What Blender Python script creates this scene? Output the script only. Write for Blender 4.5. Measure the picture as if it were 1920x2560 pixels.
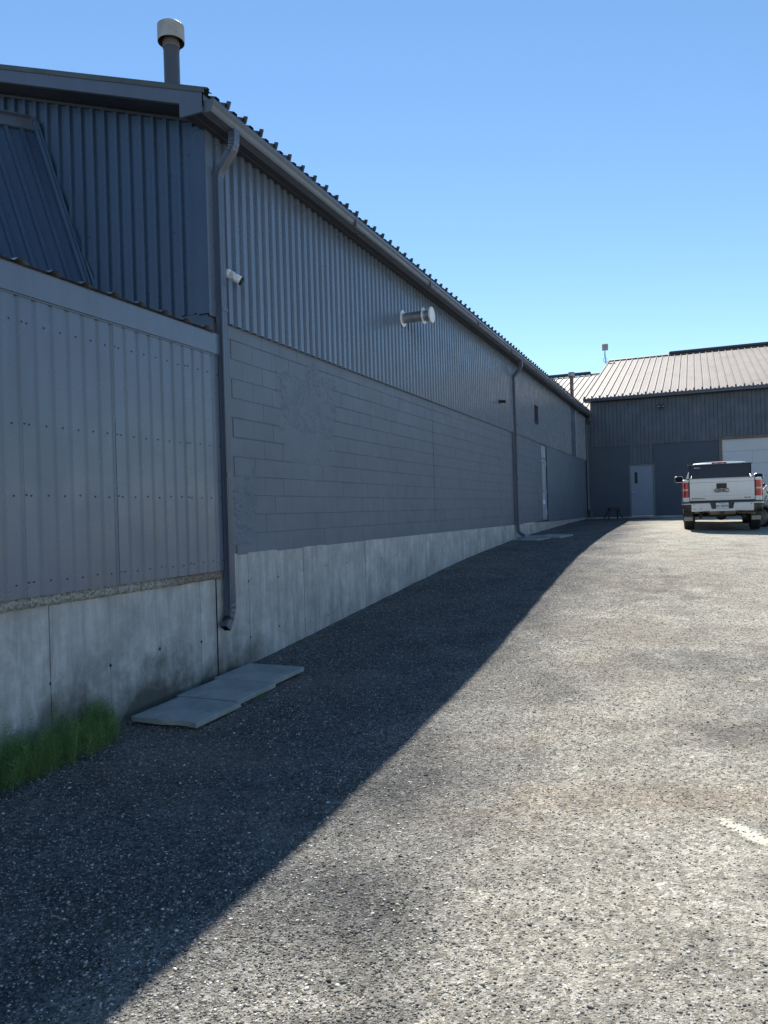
import bpy, math, random
import numpy as np
from mathutils import Vector, Matrix, noise
for o in list(bpy.data.objects): bpy.data.objects.remove(o)
scene = bpy.context.scene
C = scene.collection
R = math.radians
random.seed(7); rng = np.random.default_rng(7)

# ------------------------------------------------------------------ camera
PSI = math.atan(787.66/1920.0); RHO = 0.030; PIT = 1.6/1920.0
r0 = Vector((math.cos(PSI), math.sin(PSI), 0)); f0 = Vector((-math.sin(PSI), math.cos(PSI), 0)); u0 = Vector((0, 0, 1))
fwd = (f0 + u0*PIT).normalized(); upv = (u0 - f0*PIT).normalized()
right = r0*math.cos(RHO) - upv*math.sin(RHO); upc = r0*math.sin(RHO) + upv*math.cos(RHO)
cd = bpy.data.cameras.new('camera'); cam = bpy.data.objects.new('camera', cd); C.objects.link(cam)
cd.sensor_fit = 'VERTICAL'; cd.sensor_height = 36; cd.sensor_width = 27; cd.lens = 27.0
cd.clip_start = 0.05; cd.clip_end = 3000
m = Matrix.Identity(4)
for i in range(3):
    m[i][0] = right[i]; m[i][1] = upc[i]; m[i][2] = -fwd[i]
m[0][3], m[1][3], m[2][3] = 4.40, 0.0, 1.60
cam.matrix_world = m
scene.camera = cam

# ------------------------------------------------------------------ light
SUN = Vector((-0.383, 0.80, 1.0)).normalized()
elev = math.asin(SUN.z); azim = math.atan2(SUN.x, SUN.y)      # clockwise from +Y
w = bpy.data.worlds.new('World'); scene.world = w; w.use_nodes = True
nt = w.node_tree; nt.nodes.clear()
sky = nt.nodes.new('ShaderNodeTexSky'); sky.sky_type = 'NISHITA'; sky.sun_disc = False
sky.sun_elevation = elev; sky.sun_rotation = azim
sky.air_density = 0.85; sky.dust_density = 0.0; sky.ozone_density = 0.8; sky.altitude = 0
bg = nt.nodes.new('ShaderNodeBackground'); bg.inputs[1].default_value = 0.10
wo = nt.nodes.new('ShaderNodeOutputWorld')
hs = nt.nodes.new('ShaderNodeHueSaturation'); hs.inputs['Saturation'].default_value = 1.12; hs.inputs['Hue'].default_value = 0.496
nt.links.new(sky.outputs[0], hs.inputs['Color']); nt.links.new(hs.outputs[0], bg.inputs[0]); nt.links.new(bg.outputs[0], wo.inputs[0])
ld = bpy.data.lights.new('sun', 'SUN'); ld.energy = 4.6; ld.angle = R(0.53); ld.color = (1.0, 0.95, 0.87)
sun = bpy.data.objects.new('sun', ld); C.objects.link(sun)
sun.location = (-10, 20, 30); sun.rotation_euler = SUN.to_track_quat('Z', 'Y').to_euler()
scene.view_settings.view_transform = 'Standard'; scene.view_settings.look = 'None'
scene.view_settings.exposure = 0.86; scene.view_settings.gamma = 1.0
scene.view_settings.use_curve_mapping = False

# ------------------------------------------------------------------ materials
class NT:
    def __init__(s, name):
        s.m = bpy.data.materials.new(name); s.m.use_nodes = True; s.t = s.m.node_tree
        s.b = s.t.nodes['Principled BSDF']
        s.co = s.n('ShaderNodeTexCoord').outputs['Object']
    def n(s, k, **kw):
        x = s.t.nodes.new(k)
        for a, v in kw.items(): setattr(x, a, v)
        return x
    def l(s, a, b): s.t.links.new(a, b)
    def setin(s, sock, v):
        if isinstance(v, bpy.types.NodeSocket): s.l(v, sock)
        else: sock.default_value = v
    def map(s, scale, src=None, loc=(0, 0, 0)):
        x = s.n('ShaderNodeMapping'); x.inputs['Scale'].default_value = scale; x.inputs['Location'].default_value = loc
        s.l(src or s.co, x.inputs[0]); return x.outputs[0]
    def noise(s, scale, detail=4, rough=0.55, vec=None, dist=0.0):
        x = s.n('ShaderNodeTexNoise'); x.inputs['Scale'].default_value = scale; x.inputs['Detail'].default_value = detail
        x.inputs['Roughness'].default_value = rough; x.inputs['Distortion'].default_value = dist
        s.l(vec or s.co, x.inputs['Vector']); return x.outputs['Fac']
    def vor(s, scale, feature='F1', out='Distance', vec=None):
        x = s.n('ShaderNodeTexVoronoi'); x.feature = feature; x.inputs['Scale'].default_value = scale
        s.l(vec or s.co, x.inputs['Vector']); return x.outputs[out]
    def ramp(s, fac, stops):
        x = s.n('ShaderNodeValToRGB'); e = x.color_ramp.elements
        while len(e) < len(stops): e.new(0.5)
        for i, (p, c) in enumerate(stops):
            e[i].position = p; e[i].color = (c, c, c, 1) if isinstance(c, (int, float)) else (*c, 1)
        s.l(fac, x.inputs[0]); return x.outputs[0]
    def mix(s, fac, a, b, mode='MIX'):
        x = s.n('ShaderNodeMix', data_type='RGBA', blend_type=mode)
        s.setin(x.inputs[0], fac)
        for sock, v in ((x.inputs[6], a), (x.inputs[7], b)):
            if isinstance(v, tuple): v = (*v, 1) if len(v) == 3 else v
            s.setin(sock, v)
        return x.outputs[2]
    def math(s, op, a, b=0.0, c=0.0, clamp=False):
        x = s.n('ShaderNodeMath', operation=op, use_clamp=clamp)
        s.setin(x.inputs[0], a); s.setin(x.inputs[1], b)
        s.setin(x.inputs[2], c)
        return x.outputs[0]
    def sep(s, src=None):
        x = s.n('ShaderNodeSeparateXYZ'); s.l(src or s.co, x.inputs[0]); return x.outputs
    def bump(s, h, strength, dist=0.01, prev=None):
        x = s.n('ShaderNodeBump'); x.inputs['Strength'].default_value = strength; x.inputs['Distance'].default_value = dist
        s.l(h, x.inputs['Height'])
        if prev is not None: s.l(prev, x.inputs['Normal'])
        return x.outputs[0]
    def out(s, col=None, rough=None, metal=None, normal=None, spec=None):
        b = s.b.inputs
        if col is not None:
            if isinstance(col, tuple): col = (*col, 1)
            s.setin(b['Base Color'], col)
        if rough is not None: s.setin(b['Roughness'], rough)
        if metal is not None: s.setin(b['Metallic'], metal)
        if spec is not None: s.setin(b['Specular IOR Level'], spec)
        if normal is not None: s.l(normal, b['Normal'])
        return s.m

def simple(name, col, rough=0.5, metal=0.0, var=0.12, scale=6.0, bump=0.0, spec=None):
    k = NT(name); f = k.noise(scale, 5)
    c2 = tuple(max(0, c*(1-var)) for c in col); c1 = tuple(min(1, c*(1+var)) for c in col)
    c = k.mix(k.ramp(f, [(0.3, 0.0), (0.7, 1.0)]), c2, c1)
    nb = k.bump(k.noise(scale*12, 3), bump, 0.002) if bump else None
    return k.out(c, rough, metal, nb, spec)

def painted_metal(name, col, rough=0.34, var=0.10):
    k = NT(name)
    v = k.map((1.0, 1.0, 0.12)); f = k.noise(7, 5, vec=v); f2 = k.noise(0.9, 4)
    c = k.mix(k.ramp(f, [(0.3, 0.0), (0.75, 1.0)]), tuple(x*(1-var) for x in col), tuple(x*(1+var) for x in col))
    c = k.mix(k.ramp(f2, [(0.45, 0.0), (0.8, 0.25)]), c, tuple(x*1.35+0.01 for x in col))
    rr = k.ramp(k.noise(2.5, 5), [(0.3, rough*0.8), (0.7, rough*1.35)])
    oc = k.bump(k.noise(1.6, 2), 0.25, 0.012)
    return k.out(c, rr, None, k.bump(k.noise(120, 2), 0.08, 0.001, oc), 0.62)

WALL = (0.122, 0.152, 0.198)
M = {}
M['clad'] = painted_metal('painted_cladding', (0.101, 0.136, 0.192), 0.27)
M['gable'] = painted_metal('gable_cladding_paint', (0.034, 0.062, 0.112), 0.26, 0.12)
M['trim'] = painted_metal('trim_paint', (0.078, 0.100, 0.140), 0.3)
M['gutter'] = painted_metal('gutter_paint', (0.080, 0.094, 0.122), 0.32)
M['soffit'] = simple('soffit_paint', (0.028, 0.033, 0.042), 0.55)
M['ds'] = painted_metal('downspout_paint', (0.062, 0.082, 0.120), 0.3)
M['screw'] = simple('screw_metal', (0.025, 0.028, 0.035), 0.4, 0.3)
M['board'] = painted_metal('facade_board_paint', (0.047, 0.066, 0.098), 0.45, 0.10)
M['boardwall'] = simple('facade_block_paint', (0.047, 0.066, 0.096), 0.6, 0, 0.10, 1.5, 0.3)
M['door'] = simple('door_paint', (0.16, 0.205, 0.285), 0.4, 0, 0.05)
M['frame'] = simple('frame_paint', (0.10, 0.12, 0.155), 0.4, 0, 0.06)
M['white'] = simple('white_plastic', (0.72, 0.73, 0.74), 0.35, 0, 0.03)
M['black'] = simple('black_plastic', (0.012, 0.013, 0.016), 0.45)
M['rubber'] = simple('rubber', (0.018, 0.018, 0.019), 0.8, 0, 0.3, 20, 0.4)
M['glass'] = simple('dark_glass', (0.008, 0.010, 0.013), 0.06, 0, 0.05)
M['steel'] = simple('galvanised_steel', (0.42, 0.43, 0.44), 0.35, 0.75, 0.15, 14)
M['chrome'] = simple('chrome', (0.7, 0.7, 0.72), 0.12, 1.0, 0.03)
M['garage'] = simple('garage_door_paint', (0.50, 0.53, 0.57), 0.45, 0, 0.04, 1.5)

def blockmat(name, col):
    k = NT(name)
    c = k.mix(k.ramp(k.noise(0.9, 5), [(0.35, 0.0), (0.7, 1.0)]), tuple(x*0.92 for x in col), tuple(x*1.08 for x in col))
    st = k.ramp(k.noise(5, 6, vec=k.map((1, 1, .25))), [(0.62, 0.0), (0.80, 0.16)])
    c = k.mix(st, c, tuple(x*1.3 for x in col))
    dk = k.ramp(k.noise(3.2, 7, 0.7), [(0.62, 0.0), (0.72, 0.30)])
    c = k.mix(dk, c, tuple(x*0.72 for x in col))
    n1 = k.bump(k.noise(14, 5, 0.6), 0.35, 0.004)
    n2 = k.bump(k.noise(160, 4, 0.7), 0.45, 0.0018, n1)
    return k.out(c, k.ramp(k.noise(3, 4), [(0.3, 0.42), (0.7, 0.58)]), None, n2, 0.4)
M['block'] = blockmat('painted_block', WALL)
M['blockdark'] = blockmat('painted_block_dark', tuple(x*0.84 for x in WALL))

def concretemat(name, base=(0.50, 0.50, 0.49), dirt=True):
    k = NT(name)
    c = k.mix(k.ramp(k.noise(2.1, 8, 0.68), [(0.36, 0.0), (0.64, 1.0)]), tuple(x*0.68 for x in base), tuple(x*1.18 for x in base))
    c = k.mix(k.ramp(k.noise(6.5, 8, 0.75, dist=.4), [(0.50, 0.0), (0.68, 0.50)]), c, tuple(x*0.62 for x in base))
    v = k.map((1, 1, 0.10)); c = k.mix(k.ramp(k.noise(9, 6, 0.65, v), [(0.42, 0.0), (0.66, 0.75)]), c, tuple(x*0.60 for x in base))
    v = k.map((1, 1, 0.16), loc=(3, 9, 1)); c = k.mix(k.ramp(k.noise(6, 6, 0.7, v), [(0.58, 0.0), (0.72, 0.60)]), c, (0.64, 0.66, 0.68))
    c = k.mix(k.ramp(k.noise(38, 6, 0.75), [(0.60, 0.0), (0.70, 0.55)]), c, tuple(x*1.4 for x in base))
    c = k.mix(k.ramp(k.noise(70, 3, 0.7), [(0.28, 0.5), (0.38, 0.0)]), c, tuple(x*0.35 for x in base))
    if dirt:
        X, Y, Z = k.sep()[0], k.sep()[1], k.sep()[2]
        # rising damp / algae that follows the soil line of the sloping yard
        soil = k.math('MULTIPLY', k.math('SUBTRACT', Y, 5.0), 0.055)
        h = k.math('SUBTRACT', Z, soil)
        hn = k.math('ADD', h, k.math('MULTIPLY', k.math('SUBTRACT', k.noise(1.6, 6, 0.65), 0.5), 1.5))
        dm = k.math('MULTIPLY', k.ramp(hn, [(0.0, 0.88), (0.16, 0.6), (0.46, 0.0)]), k.ramp(k.math('DIVIDE', Y, 10.0), [(0.66, 1.0), (0.74, 0.22)]))
        c = k.mix(dm, c, (0.050, 0.056, 0.048))
        tn = k.math('ADD', Z, k.math('MULTIPLY', k.noise(2.6, 5, 0.7, k.map((1, 1, .3))), 0.9))
        c = k.mix(k.ramp(tn, [(1.22, 0.0), (1.46, 0.55)]), c, (0.12, 0.115, 0.10))
    n1 = k.bump(k.noise(9, 5), 0.6, 0.010); n2 = k.bump(k.noise(70, 6, 0.8), 0.9, 0.005, n1)
    return k.out(c, 0.88, None, n2, 0.25)
M['conc'] = concretemat('foundation_concrete')
M['slab'] = simple('paving_slab_concrete', (0.27, 0.285, 0.29), 0.85, 0, 0.22, 3.0, 0.5)
def slabmat():
    k = NT('slab_concrete')
    c = k.mix(k.ramp(k.noise(2.5, 6, .65), [(0.35, 0.0), (0.7, 1.0)]), (0.22, 0.235, 0.225), (0.36, 0.375, 0.37))
    c = k.mix(k.ramp(k.noise(60, 4, .8), [(0.6, 0.0), (0.7, .4)]), c, (0.40, 0.41, 0.40))
    c = k.mix(k.ramp(k.noise(7, 6, .7, dist=.6), [(0.62, 0.0), (0.70, .55)]), c, (0.10, 0.115, 0.09))
    wv = k.n('ShaderNodeTexWave'); wv.inputs['Scale'].default_value = 16; wv.bands_direction = 'DIAGONAL'; k.l(k.co, wv.inputs[0])
    n1 = k.bump(wv.outputs[1], 0.25, 0.003)
    return k.out(c, 0.85, None, k.bump(k.noise(110, 4, .7), .6, .002, n1), .3)
M['slab'] = slabmat()
def ledgemat():
    k = NT('rough_grout')
    c = k.mix(k.ramp(k.vor(55, out='Color'), [(0.2, 0.0), (0.9, 1.0)]), (0.20, 0.20, 0.18), (0.46, 0.46, 0.43))
    Yc = k.sep()[1]
    rust = k.ramp(k.math('ADD', k.math('MULTIPLY', k.math('SUBTRACT', Yc, 5.3), 1.3), k.math('MULTIPLY', k.noise(9, 4), .5)), [(0.35, 0.0), (0.95, 0.55)])
    c = k.mix(rust, c, (0.16, 0.105, 0.075))
    c = k.mix(k.ramp(k.noise(75, 2), [(0.66, 0.0), (0.69, 0.9)]), c, (0.60, 0.57, 0.52))
    return k.out(c, 0.95, None, k.bump(k.noise(60, 5, .8), 1.0, .01), .2)
M['ledge'] = ledgemat()
def rustmat(name, base, amt=0.55, horiz=False):
    k = NT(name)
    v = k.map((1, 1, 0.18))
    f = k.ramp(k.noise(9, 6, 0.7, v), [(amt-0.05, 0.0), (amt+0.06, 1.0)])
    rc = k.mix(k.noise(40, 4), (0.10, 0.028, 0.014), (0.20, 0.075, 0.035))
    c = k.mix(f, base, rc)
    return k.out(c, k.ramp(f, [(0, 0.4), (1, 0.85)]), 0.0, k.bump(k.noise(70, 4), 0.3, 0.002))
M['flue'] = rustmat('weathered_flue', (0.055, 0.065, 0.085), 0.60)
M['flue_rust'] = rustmat('rusty_flue', (0.24, 0.25, 0.26), 0.47)
M['cap'] = simple('flue_cap_metal', (0.34, 0.33, 0.31), 0.55, 0.2, 0.18, 9)
M['caprust'] = rustmat('cap_underside', (0.13, 0.115, 0.10), 0.58)

def roofmat():
    k = NT('sand_roof_metal')
    c = k.mix(k.ramp(k.noise(0.5, 6, .6), [(0.3, 0.0), (0.7, 1.0)]), (0.215, 0.180, 0.150), (0.270, 0.228, 0.192))
    v = k.map((1, .10, .10)); c = k.mix(k.ramp(k.noise(3.0, 6, .7, v), [(0.45, 0.0), (0.75, .5)]), c, (0.17, 0.145, 0.13))
    return k.out(c, k.ramp(k.noise(2, 4), [(0.3, .45), (0.7, .65)]), 0.0, k.bump(k.noise(1.5, 3), .3, .02), .4)
M['roof'] = roofmat()
M['roofold'] = simple('weathered_roof_metal', (0.060, 0.074, 0.084), 0.6, 0.0, 0.3, 3.0)

SPILL = (4.58, 4.25, 0)
def gravel():
    k = NT('gravel_ground')
    # broad zones: loose dark chips / packed sandy fines, brown dusty tracks
    zone = k.ramp(k.noise(0.55, 7, 0.68, k.map((1.0, 0.55, 1)), 0.5), [(0.10, 0.0), (0.72, 1.0)])
    zone2 = k.ramp(k.noise(1.9, 6, 0.6, k.map((0.5, 1.6, 1), loc=(4, 2, 0)), 0.8), [(0.12, 0.0), (0.76, 1.0)])
    X, Y, Z = [k.sep()[i] for i in range(3)]
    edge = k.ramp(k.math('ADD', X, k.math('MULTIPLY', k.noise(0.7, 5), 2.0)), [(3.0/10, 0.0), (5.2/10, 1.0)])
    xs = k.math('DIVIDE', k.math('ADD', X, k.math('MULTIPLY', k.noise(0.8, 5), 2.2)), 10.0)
    edge = k.ramp(xs, [(0.33, 0.0), (0.46, 1.0)])  # wall-side band: darker loose chips, plus the building's shade put into the colour
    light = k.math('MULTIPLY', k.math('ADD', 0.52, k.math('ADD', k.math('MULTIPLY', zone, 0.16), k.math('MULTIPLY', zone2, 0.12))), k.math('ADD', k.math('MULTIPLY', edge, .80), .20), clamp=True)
    c1 = k.vor(74, out='Color'); d1 = k.vor(74, out='Distance')
    c2 = k.vor(170, out='Color'); d2 = k.vor(170, out='Distance')
    c3 = k.vor(48, out='Color', vec=k.map((1, 1, 1), loc=(3, 5, 0)))
    t1 = k.ramp(c1, [(0.05, 0.04), (0.30, 0.12), (0.55, 0.26), (0.78, 0.45), (1.0, 0.66)])
    t2 = k.ramp(c2, [(0.1, 0.05), (0.5, 0.22), (0.9, 0.60)])
    t3 = k.ramp(c3, [(0.2, 0.55), (0.6, 1.0), (0.9, 1.45)])
    sel = k.ramp(k.noise(45, 3, .6), [(0.44, 0.0), (0.54, 1.0)])
    stone = k.mix(1.0, k.mix(sel, t1, t2), t3, 'MULTIPLY')
    stone = k.mix(k.math('MULTIPLY', edge, 0.8), k.mix(1.0, stone, (0.30, 0.325, 0.38), 'MULTIPLY'), stone)  # stone colour darker and bluer near the wall, painting in the shaded ground
    fines = k.mix(k.noise(150, 4, .8), (0.35, 0.315, 0.235), (0.68, 0.62, 0.47))
    fines = k.mix(1.0, fines, k.ramp(c3, [(0.1, 0.60), (0.5, 1.0), (0.9, 1.22)]), 'MULTIPLY')
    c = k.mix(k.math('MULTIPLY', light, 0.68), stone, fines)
    c = k.mix(k.ramp(k.noise(0.75, 5, .6, k.map((.5, 1.3, 1), loc=(7, 1, 0))), [(0.50, 0.0), (0.70, .40)]), c, (0.27, 0.215, 0.165))
    c = k.mix(1.0, c, k.ramp(k.noise(1.3, 9, .72, dist=.4), [(0.34, 0.74), (0.5, 0.98), (0.68, 1.20)]), 'MULTIPLY')
    c = k.mix(1.0, c, k.ramp(k.noise(11, 6, .75), [(0.3, 0.80), (0.5, 1.0), (0.7, 1.18)]), 'MULTIPLY')
    # far fines read paler
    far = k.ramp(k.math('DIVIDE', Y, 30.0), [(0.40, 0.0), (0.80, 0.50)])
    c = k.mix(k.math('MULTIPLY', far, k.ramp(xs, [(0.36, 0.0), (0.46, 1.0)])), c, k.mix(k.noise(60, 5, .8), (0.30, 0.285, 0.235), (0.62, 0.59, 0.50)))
    at1 = k.n('ShaderNodeAttribute'); at1.attribute_name = 'dark_gravel'; at2 = k.n('ShaderNodeAttribute'); at2.attribute_name = 'brown'
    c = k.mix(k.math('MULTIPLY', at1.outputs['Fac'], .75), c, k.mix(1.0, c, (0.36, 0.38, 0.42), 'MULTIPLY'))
    c = k.mix(k.math('MULTIPLY', at2.outputs['Fac'], .38), c, k.mix(1.0, c, (0.78, 0.62, 0.48), 'MULTIPLY'))
    # pale spill of sand
    lim = k.n('ShaderNodeVectorMath', operation='DISTANCE')
    rot = k.n('ShaderNodeMapping'); rot.vector_type = 'TEXTURE'; rot.inputs['Location'].default_value = SPILL; rot.inputs['Rotation'].default_value = (0, 0, R(-46)); rot.inputs['Scale'].default_value = (0.24, 0.055, 10)
    k.l(k.co, rot.inputs[0]); k.l(rot.outputs[0], lim.inputs[0]); lim.inputs[1].default_value = (0, 0, 0)
    sp = k.math('ADD', lim.outputs['Value'], k.math('MULTIPLY', k.math('SUBTRACT', k.noise(22, 5, .8), .5), 2.4))
    c = k.mix(k.ramp(sp, [(0.55, 0.75), (1.0, 0.0)]), c, (0.80, 0.77, 0.60))
    hgt = k.math('ADD', k.math('MULTIPLY', k.math('SUBTRACT', 0.6, d1), 0.9), k.math('MULTIPLY', k.math('SUBTRACT', 0.6, d2), 0.45))
    hgt = k.math('MULTIPLY', hgt, k.math('SUBTRACT', 1.0, k.math('MULTIPLY', light, 0.55)))
    n0 = k.bump(k.noise(6, 5, .6), 0.5, 0.03)
    n1 = k.bump(hgt, 0.9, 0.012, n0)
    n2 = k.bump(k.noise(420, 3, .8), 0.5, 0.002, n1)
    return k.out(c, 0.92, None, n2, 0.22)
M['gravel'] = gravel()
def stonemat():
    k = NT('loose_stone')
    at = k.n('ShaderNodeAttribute'); at.attribute_name = 'tone'
    c = k.ramp(at.outputs['Fac'], [(0.0, (0.03, 0.031, 0.034)), (0.30, (0.15, 0.147, 0.14)), (0.60, (0.33, 0.31, 0.26)), (0.85, (0.54, 0.50, 0.415)), (1.0, (0.76, 0.74, 0.68))])
    c = k.mix(k.ramp(k.noise(200, 3), [(0.3, 0.35), (0.6, 0.0)]), c, (0.08, 0.07, 0.06))
    return k.out(c, 0.8, None, None, 0.35)
M['stone'] = stonemat()
M['grassg'] = None
def grassmat():
    k = NT('horsetail_green')
    at = k.n('ShaderNodeAttribute'); at.attribute_name = 'tone'
    c = k.ramp(at.outputs['Fac'], [(0.0, (0.050, 0.105, 0.030)), (0.55, (0.13, 0.23, 0.060)), (1.0, (0.27, 0.38, 0.12))])
    k.b.inputs['Transmission Weight'].default_value = 0.0
    return k.out(c, 0.6, None, None, 0.3)
M['grass'] = grassmat()
def carpaint():
    k = NT('white_car_paint')
    Z = k.sep()[2]
    d = k.ramp(k.math('ADD', Z, k.math('MULTIPLY', k.math('SUBTRACT', k.noise(6, 6, .7), .5), .5)), [(0.45, 0.75), (1.25, 0.0)])
    c = k.mix(d, (0.60, 0.62, 0.64), (0.33, 0.29, 0.24))
    v = k.map((1, 1, .12)); c = k.mix(k.ramp(k.noise(14, 5, .7, v), [(0.5, 0.0), (0.8, .3)]), c, (0.36, 0.34, 0.30))
    k.b.inputs['Coat Weight'].default_value = 0.5
    return k.out(c, 0.35)
M['car'] = carpaint()
M['dirtyblack'] = simple('dusty_black_plastic', (0.055, 0.050, 0.043), 0.7, 0, 0.3, 10)
M['under'] = simple('underbody', (0.045, 0.036, 0.027), 0.9, 0, 0.4, 12)
M['tan'] = simple('dusty_steel', (0.16, 0.13, 0.10), 0.7, 0, 0.3, 8)
M['red'] = simple('tail_lamp_red', (0.42, 0.012, 0.022), 0.12, 0, 0.15, 9)
M['redclear'] = simple('lamp_clear', (0.55, 0.40, 0.38), 0.15)
M['badge'] = simple('badge_dark', (0.14, 0.13, 0.125), 0.35, 0.3)
M['plate'] = simple('plate_white', (0.62, 0.64, 0.67), 0.5, 0, .05)
M['ink'] = simple('plate_ink', (0.03, 0.05, 0.12), 0.5)
M['flap'] = simple('flap_insert', (0.30, 0.31, 0.29), 0.5, 0.2, .2)
M['darkwood'] = simple('dark_painted_wood', (0.018, 0.022, 0.028), 0.7)
M['slit'] = simple('wire_glass', (0.02, 0.035, 0.022), 0.5, spec=0.15)
M['doorpale'] = simple('pale_door_paint', (0.27, 0.33, 0.42), 0.45, 0, 0.05)
M['mirror'] = simple('mirror_dark', (0.010, 0.012, 0.015), 0.5, spec=0.15)
M['sign'] = simple('sign_white', (0.70, 0.74, 0.80), 0.4)
M['ridge'] = simple('ridge_vent_dark', (0.030, 0.036, 0.050), 0.5)
M['lens'] = simple('floodlight_lens', (0.16, 0.17, 0.18), 0.3)

# ------------------------------------------------------------------ mesh helpers
class MB:
    def __init__(s): s.v = []; s.f = []; s.mi = []; s.m = 0
    def face(s, pts, m=None):
        n = len(s.v); s.v += [tuple(p) for p in pts]; s.f.append(tuple(range(n, n+len(pts)))); s.mi.append(s.m if m is None else m)
    def box(s, a, b, m=None, mat=None):
        x0, y0, z0 = (min(a[i], b[i]) for i in range(3)); x1, y1, z1 = (max(a[i], b[i]) for i in range(3))
        P = [(x0,y0,z0),(x1,y0,z0),(x1,y1,z0),(x0,y1,z0),(x0,y0,z1),(x1,y0,z1),(x1,y1,z1),(x0,y1,z1)]
        if mat is not None: P = [tuple(mat @ Vector(p)) for p in P]
        n = len(s.v); s.v += P
        for q in ((0,3,2,1),(4,5,6,7),(0,1,5,4),(1,2,6,5),(2,3,7,6),(3,0,4,7)):
            s.f.append(tuple(n+i for i in q)); s.mi.append(s.m if m is None else m)
    def bbox(s, a, b, bev=0.01, m=None, mat=None):      # chamfered box
        x0, y0, z0 = (min(a[i], b[i]) for i in range(3)); x1, y1, z1 = (max(a[i], b[i]) for i in range(3))
        bm_pts = []
        e = min(bev, (x1-x0)*.45, (y1-y0)*.45, (z1-z0)*.45)
        def ring(z, ins):
            X0, X1, Y0, Y1 = x0+ins, x1-ins, y0+ins, y1-ins
            return [(X0+e,Y0,z),(X1-e,Y0,z),(X1,Y0+e,z),(X1,Y1-e,z),(X1-e,Y1,z),(X0+e,Y1,z),(X0,Y1-e,z),(X0,Y0+e,z)]
        rings = [ring(z0, e*.9), ring(z0+e, 0), ring(z1-e, 0), ring(z1, e*.9)]
        s.loft(rings, True, True, m, mat)
    def loft(s, rings, closed=True, caps=False, m=None, mat=None):
        n = len(s.v); k = len(rings[0])
        for r in rings: s.v += [tuple(mat @ Vector(p)) if mat is not None else tuple(p) for p in r]
        mm = s.m if m is None else m
        for i in range(len(rings)-1):
            for j in range(k if closed else k-1):
                a = n+i*k+j; b = n+i*k+(j+1) % k
                s.f.append((a, b, b+k, a+k)); s.mi.append(mm)
        if caps:
            s.f.append(tuple(n+j for j in reversed(range(k)))); s.mi.append(mm)
            s.f.append(tuple(n+(len(rings)-1)*k+j for j in range(k))); s.mi.append(mm)
    def tube(s, path, rad, seg=12, caps=True, m=None):
        path = [Vector(p) for p in path]; rings = []
        rs = rad if isinstance(rad, (list, tuple)) else [rad]*len(path)
        for i, p in enumerate(path):
            d = (path[min(i+1, len(path)-1)] - path[max(i-1, 0)]).normalized()
            a = Vector((0, 0, 1)) if abs(d.z) < .9 else Vector((0, 1, 0))
            u = d.cross(a).normalized(); v = d.cross(u).normalized()
            rings.append([p + (u*math.cos(t)+v*math.sin(t))*rs[i] for t in [2*math.pi*j/seg for j in range(seg)]])
        s.loft(rings, True, caps, m)
    def lathe(s, prof, origin, axis='z', seg=28, m=None):      # prof: (radius, along)
        o = Vector(origin); rings = []
        for r, h in prof:
            ring = []
            for j in range(seg):
                t = 2*math.pi*j/seg; c, q = r*math.cos(t), r*math.sin(t)
                ring.append(o + (Vector((c, q, h)) if axis == 'z' else Vector((h, c, q)) if axis == 'x' else Vector((q, h, c))))
            rings.append(ring)
        s.loft(rings, True, False, m)
    def disc(s, c, r, axis='x', seg=10, m=None, h=0.004):
        s.lathe([(r, 0), (r*.9, h), (0.0005, h*1.2)], c, axis, seg, m)
    def build(s, name, mats, parent=None, smooth=False, autos=None):
        me = bpy.data.meshes.new(name); me.from_pydata(s.v, [], s.f)
        if not isinstance(mats, (list, tuple)): mats = [mats]
        for x in mats: me.materials.append(x)
        me.polygons.foreach_set('material_index', s.mi)
        if smooth: me.polygons.foreach_set('use_smooth', [True]*len(s.f))
        me.update()
        o = bpy.data.objects.new(name, me); C.objects.link(o)
        if parent is not None: attach(o, parent)
        if smooth and autos:
            me.set_sharp_from_angle(angle=R(autos))
        return o
def attach(o, parent):
    o.parent = parent; o.matrix_parent_inverse = wm(parent).inverted()
def wm(o):
    mm = Matrix.LocRotScale(o.location, o.rotation_euler, o.scale)
    if o.parent: mm = wm(o.parent) @ o.matrix_parent_inverse @ mm
    return mm
def thing(name, label, cat, loc=(0, 0, 0), group=None):
    o = bpy.data.objects.new(name, None); C.objects.link(o); o.location = loc; o.empty_display_size = .2
    o['label'] = label; o['category'] = cat
    if group: o['group'] = group
    return o
def tag(o, label, cat, group=None):
    o['label'] = label; o['category'] = cat
    if group: o['group'] = group
    return o
def weld(o, d=1e-4):
    import bmesh
    b = bmesh.new(); b.from_mesh(o.data); bmesh.ops.remove_doubles(b, verts=b.verts, dist=d)
    bmesh.ops.recalc_face_normals(b, faces=b.faces); b.to_mesh(o.data); b.free()
def text_mesh(name, body, size, mat, parent, M4, extrude=0.003, width=None, bold=0.0):
    cu = bpy.data.curves.new(name, 'FONT'); cu.body = body; cu.size = size; cu.extrude = extrude; cu.offset = bold
    cu.align_x = 'CENTER'; cu.align_y = 'CENTER'; cu.resolution_u = 3
    t = bpy.data.objects.new(name, cu); C.objects.link(t); bpy.context.view_layer.update()
    me = bpy.data.meshes.new_from_object(t); bpy.data.objects.remove(t)
    if width:
        xs = [v.co.x for v in me.vertices]; sc = width/(max(xs)-min(xs))
        for v in me.vertices: v.co.x *= sc
    me.transform(M4); me.materials.clear(); me.materials.append(mat)
    o = bpy.data.objects.new(name, me); C.objects.link(o)
    if parent is not None: attach(o, parent)
    return o

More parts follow.
